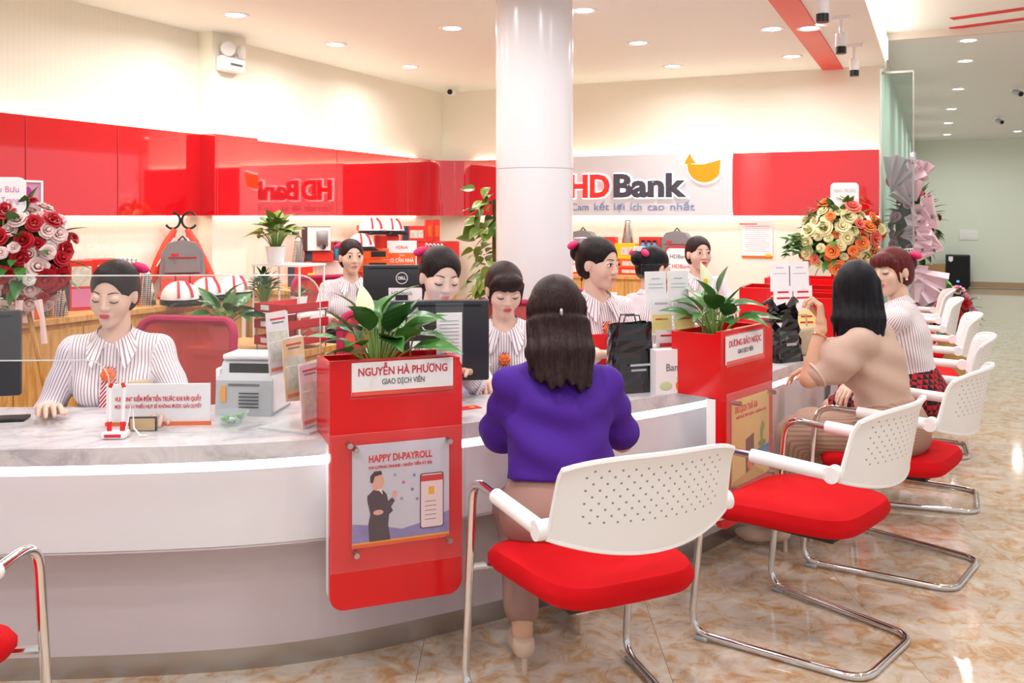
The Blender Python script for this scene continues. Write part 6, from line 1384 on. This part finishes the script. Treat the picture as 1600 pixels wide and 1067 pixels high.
for sx in (-1, 1): MB().rbox((sx * 0.101, 0.0, 0.085), (0.012, 0.16, 0.15), 0.005, 1).build('side_cheek', M_white, t, True)
p = P(354, 669, ZT); t = thing('candy_bowl', 'clear glass bowl of green candies on the marble worktop', 'bowl', p + Vector((0, 0.05, 0)))
MB().lathe([(0.03, 0), (0.034, 0.004), (0.055, 0.04), (0.058, 0.044), (0.053, 0.04), (0.03, 0.008)], 24, cap=False).build('glass', acrylic('bowl_glass', '#eef5f5', 0.12), t, True)
rn = random.Random(2)
for k in range(12):
    o = tag(MB().ell((0, 0, 0), (0.012, 0.008, 0.008), 8, 6).build('candy', mat('candy_green', '#7cc04a', 0.3) if k % 3 else M_paper, None, True, p + Vector((rn.uniform(-0.025, 0.025), 0.05 + rn.uniform(-0.025, 0.025), 0.014 + 0.007 * (k // 5))), rn.uniform(0, 3)), 'green wrapped candy in the glass bowl' if k % 3 else 'white wrapped candy in the glass bowl', 'candy', 'candies in the glass bowl')
# brochure racks
M_leafl = [mat('leaflet_%d' % k, c, 0.5, noise=0.25, nscale=20) for k, c in enumerate(('#e9d6dc', '#e6e2ea', '#d9c4b8', '#f0c9a0', '#dfe3ea'))]
def leaflet(label, p, rz, tilt, w_, h_, mt, parts=(), group=None):
    o = thing('leaflet', label, 'leaflet', p, rz, group); o.rotation_euler = (tilt, 0, rz)
    MB().box((0, 0, h_ / 2), (w_, 0.004, h_)).build('sheet', mt, o)
    for (x, z, ww, hh, mm) in parts: MB().box((x * w_, -0.0026, z * h_), (ww * w_, 0.0012, hh * h_)).build('print', mm, o)
    return o
p = P(462, 676, ZT) + Vector((0, 0.10, 0)); rk = thing('brochure_rack', 'clear tiered brochure rack beside the payroll stand', 'brochure rack', p, 1.15)
MB().box((0, 0, 0.004), (0.2, 0.2, 0.006)).build('base_plate', M_acre, rk)
for k in range(3):
    y = -0.07 + 0.065 * k; hh = 0.13 + 0.075 * k
    MB().box((0, y, hh / 2), (0.19, 0.004, hh)).build('tier_panel', MATS['name_acrylic'], rk); MB().tube([(-0.095, y, hh), (0.095, y, hh)], 0.002, 6).build('tier_edge', M_acre, rk)
for k in range(9):
    tier = k // 3; y = -0.055 + 0.065 * tier + 0.012 * (k % 3); R = Matrix.Rotation(1.15, 3, 'Z'); q = p + R @ Vector((-0.02 + 0.015 * (k % 3), y, 0.01 + 0.08 * tier))
    leaflet('printed brochure in the clear rack beside the payroll stand', q, 1.15 + 0.05 * (k % 3), -0.08, 0.11, 0.20, M_leafl[k % 5], ((0, 0.9, 0.7, 0.03, M_redp), (0, 0.84, 0.55, 0.02, M_greytext), (0, 0.45, 0.84, 0.5, M_goodsp), (0, 0.08, 0.84, 0.06, M_orange)), 'brochures in the rack beside the payroll stand')
p = PD(702, 560, 3.06); leaflet('white printed paper standing behind the payroll stand', (p.x, p.y, ZT + 0.2), 0.25, 0.0, 0.085, 0.17, M_paper, [(0, 0.85 - 0.07 * k, 0.75, 0.012, M_grey) for k in range(10)])
hold = thing('paper_holder', 'clear stand holding the printed paper behind the payroll stand', 'holder', (p.x, p.y + 0.006, ZT), 0.25)
MB().box((0, 0, 0.2), (0.09, 0.003, 0.4)).build('upright', M_acr, hold); MB().box((0, 0.02, 0.003), (0.09, 0.07, 0.006)).build('foot', M_acre, hold)
# second rack by the black gift bag
p = Vector((0.66, 3.80, ZT)); RR = 0.32; R = Matrix.Rotation(RR, 3, 'Z'); rk = thing('brochure_rack', 'clear tiered leaflet rack beside the black gift bag', 'brochure rack', p, RR)
MB().box((0, 0, 0.004), (0.26, 0.16, 0.006)).build('base_plate', M_acre, rk)
for k in range(3): MB().box((0, -0.06 + 0.05 * k, 0.09 + 0.085 * k), (0.25, 0.004, 0.17 + 0.17 * k - (0.05 if k == 2 else 0))).build('tier_panel', MATS['name_acrylic'], rk)
for r in range(3):
    for s_ in range(2):
        q = p + R @ Vector((-0.052 + 0.104 * s_, -0.05 + 0.05 * r, 0.10 + 0.105 * r - (0.02 if r == 0 else 0)))
        leaflet(('white leaflet with green print, lowest tier of the rack by the black gift bag', 'white leaflet with yellow field, middle tier beside the black gift bag', 'white letter, top tier of the rack by the black gift bag')[r], q, RR, -0.06, 0.096, 0.15, M_paper, (((0, 0.85, 0.6, 0.05, M_redp), (0, 0.6, 0.7, 0.1, M_redp), (0.25, 0.2, 0.4, 0.25, mat('green_print', '#9cb83c', 0.5))), ((0, 0.85, 0.6, 0.05, M_grey), (0, 0.3, 0.9, 0.5, mat('pale_yellow_print', '#f3e294', 0.5)), (0, 0.42, 0.6, 0.05, M_orange)), ((0, 0.8, 0.4, 0.03, M_grey), (0, 0.65, 0.7, 0.02, M_grey), (0, 0.55, 0.7, 0.02, M_grey)))[r], ('leaflets in the lowest tier by the gift bag', 'leaflets in the middle tier by the gift bag', 'letters in the top tier by the gift bag')[r])
q = p + R @ Vector((-0.10, -0.15, 0)); t = thing('gift_carton', 'white carton with bank logo and pineapple print before the leaflet rack', 'box', q, RR)
box('carton', (0, 0, 0.085), (0.135, 0.05, 0.17), M_paper, t); text('bank_name', 'Bank', 0.04, M_greytext, t, (0.01, -0.026, 0.10), wid=0.07); MB().ell((0.035, -0.026, 0.03), (0.018, 0.002, 0.022), 10, 6).build('pineapple_print', M_orange, t); MB().ell((0.035, -0.026, 0.058), (0.014, 0.002, 0.012), 8, 6).build('leaf_print', mat('green_print', '#9cb83c', 0.5), t); MB().ell((-0.025, -0.026, 0.03), (0.028, 0.002, 0.018), 10, 6).build('salad_print', mat('salad_print', '#c8d8a8', 0.5), t)
# bags
def crumpled(name, label, p, rz, w_, d_, h_, mt, top=0.8, seed=0, amp=0.012):
    rn = random.Random(seed); t = thing(name, label, 'bag', p, rz); n, k_ = 20, 12; vs = []
    for i in range(k_ + 1):
        v = i / k_
        for j in range(n):
            a = 2 * PI * j / n; c, s_ = math.cos(a), math.sin(a); e = 0.35; f = 1 + (top - 1) * v
            vs.append((w_ / 2 * math.copysign(abs(c) ** e, c) * f + rn.uniform(-amp, amp) * v, d_ / 2 * math.copysign(abs(s_) ** e, s_) * (1 - 0.55 * v) + rn.uniform(-amp, amp) * (0.3 + v), h_ * v + (rn.uniform(-amp, amp) * 1.5 if i == k_ else 0)))
    fs = [(i * n + j, i * n + (j + 1) % n, (i + 1) * n + (j + 1) % n, (i + 1) * n + j) for i in range(k_) for j in range(n)] + [tuple(range(n - 1, -1, -1))]
    MB().add(vs, fs).build('bag_body', mt, t, False); return t
M_bag = mat('black_gloss_bag', '#141318', 0.12, coat=0.6)
p = P(983, 616, ZT); t = crumpled('gift_bag', 'glossy black gift bag on the worktop beside the leaflet rack', p + Vector((0.01, 0.06, 0)), 0.35, 0.18, 0.09, 0.27, M_bag, 1.02, 1, 0.004)
for k in range(2): MB().box((0.02, -0.050 + 0.012 * k, 0.11 - 0.022 * k), (0.085 - 0.02 * k, 0.004, 0.008)).build('printed_line', M_grey, t)
for sy in (-1, 1): MB().tube([(-0.04, sy * 0.02, 0.26), (-0.03, sy * 0.02, 0.30), (0.03, sy * 0.02, 0.30), (0.04, sy * 0.02, 0.26)], 0.003, 6).build('cord_handle', M_black, t, True)
p = PD(1222, 560, 4.42); t = crumpled('plastic_bag', 'crumpled black plastic bag behind the travel poster stand', (p.x, p.y, ZT), 0.5, 0.19, 0.13, 0.25, M_bag, 0.7, 5, 0.016)
for sx in (-1, 1): MB().tube([(sx * 0.05, 0, 0.24), (sx * 0.08, 0, 0.29), (sx * 0.11, 0.01, 0.275)], [0.025, 0.016, 0.008], 7).build('knotted_handle', M_bag, t, True)
MB().box((0.0, -0.062, 0.085), (0.06, 0.004, 0.012)).build('printed_line', M_grey, t)
p = PD(1252, 540, 4.6); t = thing('handbag', 'small beige handbag between plastic bag and the customer in beige', 'bag', (p.x, p.y, ZT), 0.7)
MB().rbox((0, 0, 0.07), (0.16, 0.07, 0.14), 0.02, 3).build('bag_body', mat('khaki_leather', '#bfae90', 0.5), t, True); MB().tube([(-0.05, 0, 0.135), (-0.04, 0, 0.2), (0.04, 0, 0.2), (0.05, 0, 0.135)], 0.005, 6).build('strap', MATS['khaki_leather'], t, True)
# third leaflet holder by the customer in beige
p = Vector((1.52, 5.02, ZT)); t = thing('brochure_rack', 'clear leaflet rack on the counter beside the customer in beige', 'brochure rack', p, 0.25); R = Matrix.Rotation(0.25, 3, 'Z')
MB().box((0, 0, 0.004), (0.27, 0.16, 0.006)).build('base_plate', M_acre, t); MB().box((0, 0.04, 0.2), (0.26, 0.004, 0.4)).build('tier_panel', MATS['name_acrylic'], t)
for r in range(3):
    for s_ in range(2): leaflet(('yellow leaflet in the lowest tier of the rack by the customer in beige', 'white leaflet in the middle tier of the rack by the customer in beige', 'white letter in the top tier of the rack by the customer in beige')[r], p + R @ Vector((-0.06 + 0.12 * s_, -0.04 + 0.035 * r, 0.02 + 0.13 * r)), 0.25, -0.05, 0.112, 0.16, MATS['pale_yellow_print'] if r == 0 else M_paper, ((0, 0.8, 0.6, 0.06, M_redp), (0, 0.6, 0.7, 0.06, M_redp)) if r < 2 else ((0, 0.8, 0.4, 0.03, M_grey), (0, 0.6, 0.7, 0.02, M_grey)), ('yellow leaflets by the customer in beige', 'white leaflets by the customer in beige', 'letters by the customer in beige')[r])
# card reader on a red tray, red bank card, papers, pen and phone
p = PD(962, 522, 4.02); t = thing('red_document_box', 'red document box on the worktop behind the black gift bag', 'box', (p.x, p.y, ZT), 0.3); MB().box((0, 0, 0.09), (0.26, 0.012, 0.18)).box((0, 0.07, 0.005), (0.26, 0.14, 0.01)).build('body', M_red, t); MB().box((0, 0.14, 0.07), (0.26, 0.008, 0.14)).build('back_panel', M_red, t)
t = thing('card_reader', 'grey card reader with dark display on the red document box', 'card reader', (p.x + 0.03, p.y - 0.03, ZT), 0.3)
MB().rbox((0, 0, 0.095), (0.10, 0.03, 0.19), 0.008, 2).build('housing', M_grey, t, True); MB().box((0, -0.016, 0.155), (0.08, 0.003, 0.045)).build('display', M_dark, t); MB().box((0, -0.016, 0.09), (0.08, 0.003, 0.06)).build('keypad', M_white, t)
p = P(731, 641, ZT); t = thing('bank_card', 'small red bank card lying on the worktop beside the payroll stand', 'card', p + Vector((0, 0.04, 0.0)), 0.5); MB().box((0, 0, 0.001), (0.085, 0.054, 0.0016)).build('card_body', M_redp, t); MB().box((0.015, 0, 0.0022), (0.02, 0.015, 0.0008)).build('chip', M_yellow, t)
p = P(760, 605, ZT); o = MB().box((0, 0, 0.001), (0.21, 0.28, 0.002)).build('form_sheet', M_paper, None, loc=p + Vector((0, 0.08, 0)), rz=0.3); tag(o, 'white form on the worktop under the writing hand', 'paper')
o = MB().cyl((0, 0, 0), (0.05, -0.02, 0.12), 0.0045, n=8).build('pen', M_paper, None, True, loc=(-0.135, 3.56, ZT + 0.004)); tag(o, 'white pen in the hand of the teller with a fringe', 'pen')
p = P(4, 662, ZT); t = thing('desk_phone', 'flat black phone lying on the worktop beside a dark monitor back', 'phone', p + Vector((-0.03, 0.05, 0)), 0.2); MB().rbox((0, 0, 0.005), (0.16, 0.08, 0.01), 0.003, 2).build('body', M_black, t, True); MB().box((0, 0, 0.0105), (0.145, 0.07, 0.001)).build('screen', M_dark, t)
